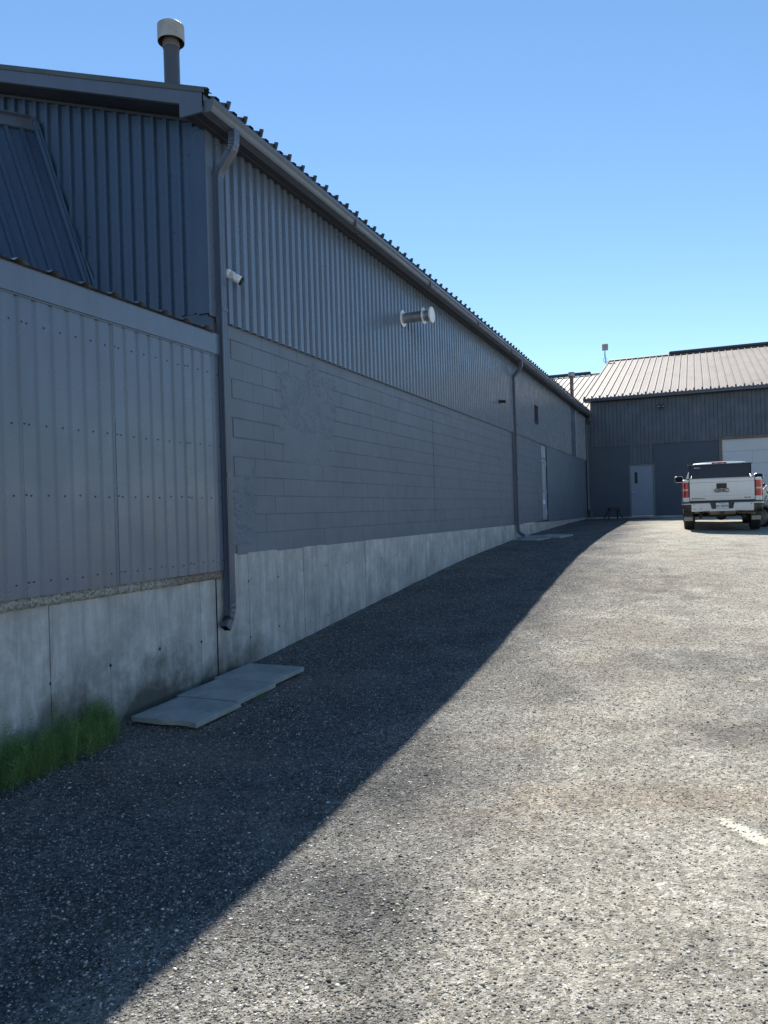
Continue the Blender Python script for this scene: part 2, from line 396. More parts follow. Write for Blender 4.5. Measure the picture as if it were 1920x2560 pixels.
# ------------------------------------------------------------------ ground
GY = [-80, -5, 0, 3.8, 5, 7.08, 8.21, 9.39, 10.9, 12.7, 15.15, 18.8, 22, 25.85, 29, 33, 60]
GZ = [-.8, -.25, -.17, -.08, -.03, .06, .14, .23, .34, .47, .63, .79, .88, .96, 1.03, 1.07, 1.09]
def gz(x, Y):
    z = np.interp(Y, GY, GZ)
    z0 = (np.interp(np.asarray(Y)-.6, GY, GZ)+np.interp(np.asarray(Y)+.6, GY, GZ)+2*z)/4
    fade = np.clip((31-np.asarray(Y))/6, 0, 1)*np.clip((np.asarray(Y)-6)/8, 0, 1)
    return z0 - .03*np.clip(np.asarray(x)-2.6, 0, 6)*fade
xs = np.concatenate([np.linspace(-60, -2, 8), np.linspace(-1, 9, 130), np.linspace(9.5, 30, 20), np.linspace(35, 400, 12)])
ys = np.concatenate([np.linspace(-300, -10, 12), np.linspace(-8, .5, 20), np.linspace(.6, 13, 220), np.linspace(13.1, 34, 180), np.linspace(36, 400, 14)])
X, Y = np.meshgrid(xs, ys); Z = gz(X, Y)
lum = np.array([[noise.noise(Vector((x*1.3, y*1.3, 0)))*.012 + noise.noise(Vector((x*5, y*5, 3)))*.004 for x in xs] for y in ys])
Z = Z + lum*np.clip((X+1.0)/1.0, 0, 1)*(np.abs(X) < 40)
def surf(px, py):
    i = np.clip(np.searchsorted(xs, px)-1, 0, len(xs)-2); j = np.clip(np.searchsorted(ys, py)-1, 0, len(ys)-2)
    u = (px-xs[i])/(xs[i+1]-xs[i]); v = (py-ys[j])/(ys[j+1]-ys[j])
    return Z[j, i]*(1-u)*(1-v)+Z[j, i+1]*u*(1-v)+Z[j+1, i]*(1-u)*v+Z[j+1, i+1]*u*v
nv = X.size; nx = len(xs); ny = len(ys)
co = np.stack([X, Y, Z], -1).reshape(-1, 3)
idx = np.arange(nv).reshape(ny, nx)
fc = np.stack([idx[:-1, :-1], idx[:-1, 1:], idx[1:, 1:], idx[1:, :-1]], -1).reshape(-1, 4)
def np_mesh(name, co, fc, mat, tone=None, smooth=False, parent=None):
    me = bpy.data.meshes.new(name); k = fc.shape[1]
    me.vertices.add(len(co)); me.vertices.foreach_set('co', co.astype(np.float32).ravel())
    me.loops.add(fc.size); me.loops.foreach_set('vertex_index', fc.astype(np.int32).ravel())
    me.polygons.add(len(fc)); me.polygons.foreach_set('loop_start', np.arange(0, fc.size, k, dtype=np.int32))
    me.polygons.foreach_set('loop_total', np.full(len(fc), k, np.int32))
    if smooth: me.polygons.foreach_set('use_smooth', np.ones(len(fc), bool))
    if tone is not None:
        a = me.attributes.new('tone', 'FLOAT', 'POINT'); a.data.foreach_set('value', tone.astype(np.float32))
    me.materials.append(mat); me.update(calc_edges=True); me.validate()
    o = bpy.data.objects.new(name, me); C.objects.link(o)
    if parent is not None: attach(o, parent)
    return o
DK = [(2.95, 3.0, .35, .35, .9), (3.25, 2.45, .3, .3, .7), (5.0, 6.1, .55, .45, .9), (5.6, 6.2, .5, .35, .7), (4.3, 5.7, .45, .3, .5), (4.35, 8.0, .8, .7, .7), (5.2, 7.4, .6, .5, .6), (3.1, 6.7, .35, .6, .5), (3.9, 12, .7, 1.6, .55), (2.7, 4.4, .25, .6, .5)]  # patches of loose, darker gravel
BR = [(3.2, 4.2, .35, .20, .8), (3.75, 4.45, .4, .18, .9), (4.3, 4.6, .45, .16, .9), (4.9, 4.7, .5, .14, .7), (2.9, 5.1, .4, .2, .4), (4.2, 2.2, .4, .12, .3)]
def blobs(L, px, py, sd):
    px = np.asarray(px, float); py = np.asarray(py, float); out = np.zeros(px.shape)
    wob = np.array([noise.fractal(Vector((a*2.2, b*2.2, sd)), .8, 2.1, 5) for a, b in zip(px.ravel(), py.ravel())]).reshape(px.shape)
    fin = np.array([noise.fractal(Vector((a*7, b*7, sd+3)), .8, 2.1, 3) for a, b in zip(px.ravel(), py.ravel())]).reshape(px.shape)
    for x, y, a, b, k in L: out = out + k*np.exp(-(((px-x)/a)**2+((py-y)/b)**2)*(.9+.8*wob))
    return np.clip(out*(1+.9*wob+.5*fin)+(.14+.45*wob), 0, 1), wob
dark_gravel, _w = blobs(DK, X, Y, 2.0); brown, _w = blobs(BR, X, Y, 8.0); brown = np.clip(brown-.12, 0, 1)
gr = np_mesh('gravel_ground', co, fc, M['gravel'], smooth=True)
for nm, ar in (('dark_gravel', dark_gravel), ('brown', brown)):
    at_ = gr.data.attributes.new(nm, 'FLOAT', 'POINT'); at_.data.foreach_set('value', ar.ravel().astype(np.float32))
def gsamp(A, px, py):
    i = np.clip(np.searchsorted(xs, px), 0, len(xs)-1); j = np.clip(np.searchsorted(ys, py), 0, len(ys)-1)
    return A[j, i]; gr['kind'] = 'structure'

# loose stones on the yard in front of the camera: real relief, one uncountable mass
def stones(name, n, ymin, ymax, rmin, rmax, solid, seedp, xr=(.03, 8.5)):
    u = rng.random(n)
    py = ymin + (ymax-ymin)*u**1.35
    lo = np.maximum(xr[0], 4.4 - py*1.05 - .8); hi = np.minimum(xr[1], 4.4 + py*.20 + .8)
    px = lo + (hi-lo)*rng.random(n)
    # clustering: fewer in packed zones
    keep = np.ones(n, bool)
    cl = np.array([noise.noise(Vector((a*.9, b*.7, seedp))) for a, b in zip(px[::1], py[::1])]) if n < 1900000 else np.zeros(n)
    prob = np.clip(.55 + cl*.12 - np.clip((px-3.2)/3.0, 0, .30), .15, 1)
    prob = prob*np.clip((ymax-py)/(ymax*.45), 0, 1)
    keep = rng.random(n) < prob
    px, py = px[keep], py[keep]; n = len(px)
    r = rmin + (rmax-rmin)*rng.random(n)**3.2
    base = np.array(solid[0]); F = np.array(solid[1])
    k = len(base)
    v = base[None]*(1+.45*(rng.random((n, k, 1))-.5)) * r[:, None, None]
    v = v*np.stack([1+.5*rng.random(n), .75+.4*rng.random(n), .32+.28*rng.random(n)], -1)[:, None, :]
    a = rng.random(n)*6.283; ca, sa = np.cos(a)[:, None], np.sin(a)[:, None]
    tl = (rng.random(n)-.5)*.7; ct, st = np.cos(tl)[:, None], np.sin(tl)[:, None]
    x, y, z = v[..., 0], v[..., 1], v[..., 2]
    x, z = x*ct - z*st, x*st + z*ct
    x, y = x*ca - y*sa, x*sa + y*ca
    pz = surf(px, py) + r*.12
    co = np.stack([x+px[:, None], y+py[:, None], z+pz[:, None]], -1).reshape(-1, 3)
    fc = (F[None] + (np.arange(n)*k)[:, None, None]).reshape(-1, 3)
    t = np.clip(.64 + .25*rng.standard_normal(n) - .30*np.clip((2.9-px)/.9, 0, 1) - .42*gsamp(dark_gravel, px, py)*(px > 2.0), 0, 1); t[rng.random(n) < .06] = .97; t[rng.random(n) < .07] = .03  # stones near the wall: dark chips, with building shade painted into their tone
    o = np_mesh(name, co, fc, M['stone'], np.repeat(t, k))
    o['kind'] = 'stuff'; return o
octa = ([(1,0,0),(-1,0,0),(0,1,0),(0,-1,0),(0,0,1),(0,0,-1)], [(0,2,4),(2,1,4),(1,3,4),(3,0,4),(2,0,5),(1,2,5),(3,1,5),(0,3,5)])
g_ = (1+5**.5)/2; q_ = 1/math.hypot(1, g_)
ico = ([(a*q_, b*q_, c*q_) for a, b, c in [(-1,g_,0),(1,g_,0),(-1,-g_,0),(1,-g_,0),(0,-1,g_),(0,1,g_),(0,-1,-g_),(0,1,-g_),(g_,0,-1),(g_,0,1),(-g_,0,-1),(-g_,0,1)]],
       [(0,11,5),(0,5,1),(0,1,7),(0,7,10),(0,10,11),(1,5,9),(5,11,4),(11,10,2),(10,7,6),(7,1,8),(3,9,4),(3,4,2),(3,2,6),(3,6,8),(3,8,9),(4,9,5),(2,4,11),(6,2,10),(8,6,7),(9,8,1)])
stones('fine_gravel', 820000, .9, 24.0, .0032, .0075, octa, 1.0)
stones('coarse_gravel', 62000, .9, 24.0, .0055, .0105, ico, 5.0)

# ------------------------------------------------------------------ corrugated sheet
def profile(kind, L):
    """list of (s, height) for a sheet of length L"""
    pts = [(0, 0)]; s = 0
    if kind == 'wall':            # wide outer flats, narrow recesses, pitch .155
        p = .155; q = [(.106, 0), (.120, -.015), (.138, -.015), (.155, 0)]
    elif kind == 'rib':           # box rib, pitch .152
        p = .152; q = [(.050, 0), (.064, .030), (.130, .030), (.152, 0)]
    elif kind == 'board':         # boards with narrow grooves
        p = .155; q = [(.130, 0), (.131, -.03), (.154, -.03), (.155, 0)]
    elif kind == 'gable':
        p = .155; q = [(.096, 0), (.106, .030), (.145, .030), (.155, 0)]
    elif kind == 'low':
        p = .312; q = [(.09, 0), (.125, .028), (.185, .028), (.22, 0), (.312, 0)]
    elif kind == 'roof2':
        p = .305; q = [(.014, 0), (.024, .046), (.060, .046), (.070, 0), (.140, 0), (.146, .006), (.162, .006), (.168, 0), (.215, 0), (.221, .006), (.237, .006), (.243, 0), (.305, 0)]
    elif kind == 'roof':          # tall narrow rib and low wide bump
        p = .305; q = [(.018, 0), (.024, .058), (.060, .058), (.066, 0), (.145, 0), (.172, .044), (.230, .044), (.255, 0), (.305, 0)]
    while s < L:
        for a, h in q:
            if s+a > L: break
            pts.append((s+a, h))
        s += p
    pts.append((L, 0)); out = [pts[0]]
    for a in pts[1:]:
        if a[0] > out[-1][0]+1e-5: out.append(a)
    return out
def sheet(mb, kind, O, S, U, N, L, zb, zt, m=None):
    """profile runs along S from O, extruded along U from zb(s) to zt(s), ribs along N"""
    O, S, U, N = Vector(O), Vector(S), Vector(U), Vector(N)
    P = profile(kind, L)
    fb = zb if callable(zb) else (lambda s: zb); ft = zt if callable(zt) else (lambda s: zt)
    A = [O+S*s+N*h+U*fb(s) for s, h in P]; B = [O+S*s+N*h+U*ft(s) for s, h in P]
    mb.loft([A, B], False, False, m)
def rects_minus(L0, L1, holes):
    out = []; a = L0
    for h0, h1 in sorted(holes): out.append((a, h0)); a = h1
    out.append((a, L1)); return out

# ================================================================== MAIN BUILDING
YG = 6.34; YF = 33.5
mainb = thing('warehouse', 'long slate-grey block and ribbed-metal building on a bare concrete base along the left', 'building', (0, 20, .7))

# foundation with board joints, tie holes and ragged top
fd = MB()
cuts = [6.34, 6.92]+[6.92+.6096*i for i in range(1, 44)]+[33.5]
for i in range(len(cuts)-1):
    a, b = cuts[i]+.0012, cuts[i+1]-.0012
    off = .0015*math.sin(i*2.3)
    n = max(2, int((b-a)/.06))
    top = [(off, a+(b-a)*j/n, 1.225+.006*noise.noise(Vector((j*.7+i*9, 0, 0)))-.003*(cuts[i]-6)) for j in range(n+1)]
    bot = [(off, p[1], -.5) for p in top]
    fd.loft([bot, top], False)
    fd.loft([top, [(-.02, p[1], p[2]) for p in top]], False)
    fd.face([(-.006, b, -.5), (-.006, b+.004, -.5), (-.006, b+.004, 1.2), (-.006, b, 1.2)], 1)
    gnd_z = float(gz(0, b))
    for hz in (.35, .95):
        if gnd_z+.12 < hz < 1.05: fd.disc((off+.001, b+.002, hz+random.uniform(-.04, .04)), .013, 'x', 10, 1, .001)
fd.build('foundation', [M['conc'], M['black']], mainb)

# painted block wall: real joints between the blocks
DY0, DY1, DZ0, DZ1 = 23.40, 24.36, 1.18, 3.56
bw = MB(); JW = .0035
def blk(y0, y1, z0, z1, jw=JW):
    x = random.uniform(-.0012, .0012); t = random.uniform(.8, 1.05)*jw*1.15; e = .0035
    y0, y1, z0, z1 = y0+t*.6, y1-t*.6, z0+t, z1-t
    lip = random.choice((.001, .004, .008))
    fr = [(x, y0, z0), (x, y1, z0), (x, y1, z1-lip), (x, y0, z1-lip)]
    bk = [(-.007, y0-e*.4, z0-e*.4), (-.007, y1+e*.4, z0-e*.4), (-.007, y1+e*.4, z1+e*.4), (-.007, y0-e*.4, z1+e*.4)]
    bw.loft([bk, fr], True); bw.face(fr)
zrows = [1.205, 1.425]+[1.425+.2*i for i in range(1, 12)]
YB0 = 6.66
for ri in range(len(zrows)-1):
    z0, z1 = zrows[ri], min(zrows[ri+1], 3.60)
    y = YB0 - (.20 if ri % 2 else 0) + .06
    while y < 24.36:
        a, b = max(y, YB0), y+.4
        if a < 13.16 < b: pass
        if b > a+.02:
            if b <= DY0 or a >= DY1: blk(a, b, z0, z1)
            elif a < DY0: blk(a, DY0, z0, z1)
        y += .4
bw.box((-.03, YG, 1.19), (-.007, DY0, 3.6)); bw.box((-.03, DY1, 1.19), (-.007, YF, 3.6))
bw.box((-.007, DY1, 1.15), (.005, YF, 3.60))           # rendered part beyond the side door
bw.box((-.007, YG, 1.2), (.002, YB0, 3.62))
bw.box((-.0065, 13.155, 1.39), (.0025, 13.160, 3.55), 1)
# smeared patch repairs
def patch(y0, y1, z0, z1, amp, seed, step=.012):
    ny_, nz_ = int((y1-y0)/step), int((z1-z0)/step); cy, cz = (y0+y1)/2, (z0+z1)/2
    rows = []
    for j in range(nz_+1):
        row = []
        for i in range(ny_+1):
            y = y0+(y1-y0)*i/ny_; z = z0+(z1-z0)*j/nz_
            d = max(abs(y-cy)/(y1-y0)*2, abs(z-cz)/(z1-z0)*2)
            n = noise.fractal(Vector((y*3.1, z*3.1, seed)), .7, 2.2, 5)
            f = noise.fractal(Vector((y*8, z*11, seed+4)), .6, 2.1, 4)
            f2 = noise.fractal(Vector((y*26, z*30, seed+9)), .6, 2.1, 3)
            mask = max(0, min(1, (1.02-d+n*.45)*4))
            row.append((-.0064+mask*(.0092+amp*(.75*max(-.4, f)+.5*f2)*(1.6 if .2 < mask < .9 else 1)), y, z))
        rows.append(row)
    bw.loft(rows, False)
patch(7.62, 9.15, 2.55, 3.36, .013, 1.0); patch(7.75, 8.95, 2.18, 2.66, .004, 2.0); patch(6.67, 7.14, 1.30, 2.12, .010, 3.0); patch(8.33, 8.68, 3.18, 3.52, .012, 6.0)
bw.build('block_wall', [M['block'], M['black']], mainb)

# upper ribbed cladding
SOF = 5.42
cl = MB()
holes = [(22.45, 23.05)]
sheet(cl, 'rib', (.012, YG+.09, 0), (0, 1, 0), (0, 0, 1), (1, 0, 0), 22.42-YG-.09, 3.565, SOF)
sheet(cl, 'rib', (.012, 22.45, 0), (0, 1, 0), (0, 0, 1), (1, 0, 0), .60, 3.555, 4.07)
sheet(cl, 'rib', (.012, 22.45, 0), (0, 1, 0), (0, 0, 1), (1, 0, 0), .60, 4.63, SOF)
sheet(cl, 'rib', (.012, 23.05, 0), (0, 1, 0), (0, 0, 1), (1, 0, 0), 29.4-23.05, 3.555, SOF)
cl.box((-.02, 29.38, 3.55), (.014, 30.66, SOF)); sheet(cl, 'rib', (.012, 30.66, 0), (0, 1, 0), (0, 0, 1), (1, 0, 0), YF-30.66, 3.555, SOF)
for z, st in ((3.64, .152), (4.55, .456), (5.15, .456)):
    y = YG+.09+.102
    k = 0
    while y < 22:
        if k % 2 == 0 or z < 4 and y < 14:
            cl.disc((.037, y+random.uniform(-.01, .01), z+random.uniform(-.012, .012)), .0075, 'x', 8, 1)
        y += st; k += 1
cl.build('wall_cladding', [M['clad'], M['screw']], mainb)
o = MB(); o.box((-.01, 29.45, 3.56), (.020, 30.60, 4.86)); o.build('blanked_opening', M['trim'], mainb)
lv = MB()
lv.box((-.06, 22.45, 4.07), (-.03, 23.05, 4.63))
for i in range(9):
    z = 4.09+i*.06; lv.face([(-.03, 22.47, z+.05), (.012, 22.47, z), (.012, 23.03, z), (-.03, 23.03, z+.05)])
lvf = MB()
for a, b in (((-.04, 22.43, 4.05), (.03, 22.46, 4.65)), ((-.04, 23.04, 4.05), (.03, 23.07, 4.65)), ((-.04, 22.46, 4.05), (.03, 23.04, 4.08)), ((-.04, 22.46, 4.62), (.03, 23.04, 4.65))): lvf.box(a, b)
lo_ = lv.build('louvre', M['soffit'], mainb); lvf.build('frame', M['trim'], lo_)

# gable wall facing the camera

def rk(x): return 5.49+.333*(-x)       # underside of roof at gable
gb = MB()
sheet(gb, 'gable', (0.0, YG, 0), (-1, 0, 0), (0, 0, 1), (0, -1, 0), 6.0, lambda s: 3.60+.02*math.sin(s*9), lambda s: rk(-s))
sheet(gb, 'gable', (-12.0, YG, 0), (1, 0, 0), (0, 0, 1), (0, -1, 0), 6.0, 3.6, lambda s: rk(-s))
gb.box((-12, YG+.01, -.5), (-.03, YG+.1, 3.62))
gb.box((-12.1, YG+.01, -.5), (-12, YF, 5.4)); gb.box((-12, YF-.1, -.5), (-.03, YF, 5.4))
for i in range(26):
    gb.disc((-.12-random.random()*3.2, YG-.002, 3.9+random.random()*1.8), .006, 'y', 8, 1, -.004)
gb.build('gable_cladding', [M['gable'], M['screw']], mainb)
ct = MB()
ct.box((-.11, YG-.038, 3.60), (.040, YG-.032, SOF+.02), 1); ct.box((.034, YG-.032, 3.58), (.040, YG+.085, SOF))
ct.box((.034, YG+.085, 3.58), (.028, YG+.105, SOF))
ct.build('corner_trim', [M['clad'], M['gable']], mainb)
fl = MB(); fl.box((-1.1, YG-.012, 3.42), (.006, YG+.01, 3.61)); fl.box((-.12, YG-.03, 3.40), (.03, YG-.012, 3.56)); fl.build('base_flashing', M['gable'], mainb)

# roof: eave at x=.23, slope .333 rising to the left
EX, EZ = .235, 5.575
sl = Vector((-1, 0, .333)).normalized(); nr = Vector((.333, 0, 1)).normalized()
rf = MB()
sheet(rf, 'roof', (EX, YG-.30, EZ), (0, 1, 0), sl, nr, YF-YG+.28, 0, 6.6)
rf2 = Vector((1, 0, .333)).normalized()
rf.face([(EX-6.26, YG-.3, EZ+2.085), (EX-6.26, YF, EZ+2.085), (-12.3, YF, EZ), (-12.3, YG-.3, EZ)])
rf.face([(EX, YG-.28, EZ-.012), (EX, YF, EZ-.012), (EX-6.26, YF, EZ+2.07), (EX-6.26, YG-.28, EZ+2.07)])
# cut tabs sticking out over the gutter
y = YG-.30+.042+.305
while y < YF-.2:
    t = .28+random.uniform(-.06, .06)
    mm = Matrix.Translation((EX+.012, y+.02, EZ+.02)) @ Matrix.Rotation(t, 4, 'Y')
    rf.box((-.024, -.008, -.01), (.018, .010, .064+random.uniform(-.006, .006)), 0, mm)
    y += .305
rf.build('roof', [M['roofold']], mainb)
ed = MB()          # barge flashing over the rake
for x0 in (0.26,):
    for i in range(1):
        a, b = (x0, EZ+.004), (-6.2, EZ+.004+.333*(x0+6.2))
        ed.loft([[(a[0], YG-.335, a[1]-.028), (a[0], YG-.34, a[1]+.012), (a[0], YG-.20, a[1]+.022)], [(b[0], YG-.335, b[1]-.028), (b[0], YG-.34, b[1]+.012), (b[0], YG-.20, b[1]+.022)]], False)
ed.build('roof_edge_flashing', M['roofold'], mainb)
rk_ = MB()
def slab_x(mb, x0, x1, z0f, z1f, ya, yb):
    P = [(x0, ya, z0f(x0)), (x1, ya, z0f(x1)), (x1, ya, z1f(x1)), (x0, ya, z1f(x0))]; Q = [(p[0], yb, p[2]) for p in P]
    mb.loft([P, Q], True, True)
slab_x(rk_, .225, -6.2, lambda x: EZ+.333*(EX-x)-.145, lambda x: EZ+.006+.333*(EX-x), YG-.325, YG-.305)
rk_.box((-.03, YG-.327, 5.385), (.225, YG-.303, 5.575))
rk_.build('rake_board', M['trim'], mainb)
sf = MB()
sf.box((.0, YG-.303, 5.395), (.215, YF, 5.41)); sf.box((.004, YG+.1, 5.405), (.05, YF, 5.432), 1)
sf.box((.10, YG-.30, 5.391), (.106, YF, 5.396), 1)
slab_x(sf, -.03, -6.2, lambda x: rk(x)+.012, lambda x: rk(x)+.024, YG-.303, YG+.02)
slab_x(sf, -.03, -6.2, lambda x: rk(x)-.03, lambda x: rk(x)-.001, YG-.035, YG-.006)
ho = sf; ho.m = 2
for yy in np.arange(YG-.2, 20, .30):
    for i in range(8): ho.disc((.03+.055*(i % 2)+random.uniform(0, .01)+.07*(i//4)*.4, yy+.03*(i % 4), 5.3945), .0045, 'z', 6, 2, -.0008)
so = sf.build('soffit', [M['soffit'], M['gutter'], M['black']], mainb)
gu = MB()
G0, G1 = YG-.30, YF-.02
prof = [(.222, 5.500), (.222, 5.385), (.300, 5.385), (.312, 5.405), (.322, 5.440), (.338, 5.462), (.338, 5.497), (.326, 5.497), (.326, 5.490)]
gu.loft([[(x, G0, z) for x, z in prof], [(x, G1, z) for x, z in prof]], False)
gu.face([(x, G0, z) for x, z in prof[:-1]]); gu.face([(x, G1, z) for x, z in prof[:-1]])
gu.box((.222, G0-.001, 5.385), (.228, G0+.01, 5.50))
gu.box((.205, YG-.30, 5.38), (.221, YF, 5.565))
for yy in np.arange(YG+2.9, YF, 3.05): gu.box((.300, yy, 5.383), (.341, yy+.025, 5.499))
gu.build('gutter', M['gutter'], mainb)

# rectangular corrugated downspouts
def downspout(pts, lab, w=.098, d=.080, crimps=()):
    mb = MB(); P = [Vector(p) for p in pts]; rings = []
    for i, p in enumerate(P):
        dv = (P[min(i+1, len(P)-1)]-P[max(i-1, 0)]).normalized()
        ay = Vector((0, 1, 0)) if abs(dv.y) < .75 else Vector((0, 0, 1))
        u = (ay - dv*ay.dot(dv)).normalized(); v = u.cross(dv).normalized()
        cr = 1.0 - (.05 if i in crimps else 0)
        ring = []
        sec = [(-.5,-.42),(-.42,-.5),(-.2,-.47),(0,-.5),(.2,-.47),(.42,-.5),(.5,-.42),(.47,0),(.5,.42),(.42,.5),(.2,.47),(0,.5),(-.2,.47),(-.42,.5),(-.5,.42),(-.47,0)]
        for a, b in sec: ring.append(p+u*(a*w*cr)+v*(b*d*cr))
        rings.append(ring)
    mb.loft(rings, True, False)
    ins = [[P[-1]+(q-P[-1])*.9 for q in rings[-1]], [P[-1]+(q-P[-1])*.88-(P[-1]-P[-2]).normalized()*.12 for q in rings[-1]]]
    mb.loft([rings[-1], ins[0]], True, False); mb.loft(ins, True, False, 1); mb.face(ins[1], 1)
    return mb
def arc(p, d0, d1, rad, n=8):
    """bend at p from direction d0 to d1"""
    d0, d1 = Vector(d0).normalized(), Vector(d1).normalized(); ang = d0.angle(d1); t = rad*math.tan(ang/2)
    a = Vector(p)-d0*t; out = []
    for i in range(n+1):
        s = i/n; q = (a*(1-s)**2 + Vector(p)*2*s*(1-s) + (Vector(p)+d1*t)*s*s); out.append(q)
    return out
def strap(mb, y, z, x=.033, w=.088, d=.075):
    mb.box((x+d+.001, y-w/2-.003, z-.02), (x+d+.005, y+w/2+.003, z+.02)); mb.box((x-.02, y+w/2+.001, z-.02), (x+d+.004, y+w/2+.005, z+.02)); mb.box((x-.02, y-w/2-.005, z-.02), (x+d+.004, y-w/2-.001, z+.02))
    mb.box((x-.028, y+w/2+.004, z-.02), (x-.02, y+w/2+.05, z+.02))
y0 = 6.465; xw = .070
down = (0, 0, -1); slp = (-.62, 0, -.7)
pts = [(.272, y0, 5.40)]+arc((.272, y0, 5.235), down, slp, .20, 9)+arc((xw, y0, 5.235-.202*.7/.62), slp, down, .20, 9)+[(xw, y0, 4.2), (xw, y0, 2.6), (xw, y0, .80)]+arc((xw, y0, .62), down, (0.10, -.85, -.7), .26, 9)+[(xw+.012, y0-.115, .515)]
mb = downspout(pts, '', crimps=(2, 4, 6, 8, 11, 13, 15, 17, 24, 26, 28, 30))
ds = mb.build('downspout', [M['ds'], M['black']], mainb)
for z in (3.66, 2.02):
    st = MB(); strap(st, y0, z); st.build('strap', M['ds'], ds)
y1 = 19.62
pts = [(.272, y1, 5.40)]+arc((.272, y1, 5.235), down, slp, .10, 6)+arc((xw, y1, 5.235-.202*.7/.62), slp, down, .10, 6)+[(xw, y1, 3), (xw, y1, 1.15)]+arc((xw, y1, .98), down, (.8, .0, -.35), .14, 8)+[(xw+.16, y1, .90)]
mb = downspout(pts, '', crimps=(2, 4, 9, 11)); mb.build('downspout', [M['ds'], M['black']], mainb)
y2 = 33.36
pts = [(.272, y2-.1, 5.40)]+arc((.272, y2-.1, 5.235), down, slp, .10, 6)+arc((xw+.04, y2, 5.235-.17*.7/.62), slp, down, .10, 6)+[(xw+.04, y2, 3), (xw+.04, y2, 1.6)]+arc((xw+.04, y2, 1.47), down, (.7, -.2, -.5), .1, 5)+arc((xw+.15, y2-.04, 1.36), (.7, -.2, -.5), (.05, 0, -1), .1, 5)+[(xw+.155, y2-.04, 1.12)]
mb = downspout(pts, ''); mb.build('downspout', [M['ds'], M['black']], mainb)

# flue pipes through the roof
def flue(x, y, zb, zt, r, cr, ch, mats, seam=None):
    p = MB(); p.lathe([(r, zb), (r, (zb+zt)/2-.01), (r*1.03, (zb+zt)/2), (r*1.03, (zb+zt)/2+.012), (r*.985, (zb+zt)/2+.014), (r*.985, zt-.05)], (x, y, 0), 'z', 28)
    po = p.build('flue_pipe', mats[0], mainb, True, 40)
    q = MB(); q.lathe([(r*.985, zt-.05), (r*1.06, zt-.05), (r*1.06, zt+.02), (r*.98, zt+.03), (r*.98, zt+ch*.9)], (x, y, 0), 'z', 28, 1)
    q.lathe([(cr*.97, zt+.02), (cr*.99, zt+.02), (cr, zt+.03), (cr, zt+.03+ch), (cr*.97, zt+.035+ch), (.001, zt+.055+ch)], (x, y, 0), 'z', 32, 0)
    q.lathe([(cr*.97, zt+.02), (cr*.97, zt+ch), (r, zt+ch)], (x, y, 0), 'z', 32, 1)
    q.build('flue_cap', [M['cap'], mats[1]], po, True, 40)
flue(-.84, 7.0, 5.8, 6.83, .087, .146, .165, (M['flue'], M['caprust']))
flue(-.125, 31.0, 5.5, 6.74, .072, .126, .15, (M['flue_rust'], M['caprust']))

# side door in the long wall
jb = MB()
jb.box((-.10, DY0-.002, 1.19), (.004, DY0+.03, 3.55)); jb.box((-.10, DY1-.03, 1.19), (.004, DY1+.002, 3.55), 1); jb.box((-.10, DY0+.03, 3.52), (.002, DY1-.03, 3.56))
d = MB(); d.box((-.06, DY0+.03, 1.21), (-.010, DY1-.14, 3.10)); d.box((-.055, DY0+.03, 3.13), (-.009, DY1-.14, 3.515)); d.box((-.052, DY0+.03, 3.10), (-.03, DY1-.14, 3.13), 1)
for a, b in ((1.9, 2.98),): 
    for q in (((-.010, DY0+.14, b), (-.004, DY1-.28, b+.02)), ((-.010, DY0+.14, a), (-.004, DY1-.28, a+.02)), ((-.010, DY1-.30, a), (-.004, DY1-.28, b)), ((-.010, DY0+.14, a), (-.004, DY0+.16, b))): d.box(*q, 1)
d.box((-.010, DY0+.03, 1.21), (-.005, DY1-.14, 1.27), 2)
do = d.build('door', [M['doorpale'], M['trim'], M['steel']], mainb)
jb.box((-.10, DY1-.14, 1.19), (-.03, DY1-.03, 3.55), 1)  # far jamb and strip in dark soffit paint: recess shade put into colour
jb.build('frame', [M['frame'], M['soffit']], do)
for z in (1.4, 2.05, 2.92):
    h = MB(); h.tube([(-.012, DY1-.15, z), (-.012, DY1-.15, z+.1)], .012, 8); h.build('hinge', M['steel'], do)
s_ = MB(); s_.box((-.011, DY0+.2, 1.86), (-.004, DY0+.52, 2.02)); s_.box((-.004, DY0+.22, 1.96), (-.003, DY0+.50, 1.99), 1); s_.box((-.004, DY0+.22, 1.89), (-.003, DY0+.32, 1.93), 1); s_.box((-.004, DY0+.38, 1.89), (-.003, DY0+.48, 1.93), 1); s_.box((-.011, DY0+.2, 1.72), (-.004, DY0+.52, 1.84))
s_.build('door_sign', [M['sign'], M['ink']], do)
k_ = MB(); k_.lathe([(.026, 0), (.028, .02), (.012, .03), (.012, .05), (.028, .06), (.026, .08), (.001, .085)], (-.02, DY0+.1, 2.12), 'x', 14); k_.build('knob', M['steel'], do, True)

# ================================================================== ANNEX (lower shed in front)
ann = thing('annex', 'low metal-clad shed nearest the camera on a stained concrete base at the left edge', 'building', (-1, 3, -.1))
fa = MB()
cuts = [-14+.6096*i for i in range(0, 30)]; cuts = [6.07-.6096*i for i in range(33, -1, -1)]+[6.325]
for i in range(len(cuts)-1):
    a, b = cuts[i]+.0012, cuts[i+1]-.0012; off = -.001+.002*math.sin(i*1.7)
    fa.loft([[(off, a, -1), (off, b, -1)], [(off, a, 1.0), (off, b, 1.0)]], False)
    fa.face([(-.003, b, -1), (-.003, b+.004, -1), (-.003, b+.004, 1), (-.003, b, 1)], 1)
    if b < 6.2: fa.disc((off+.001, b+.002, .44+random.uniform(-.03, .05)), .015, 'x', 10, 1, .001)
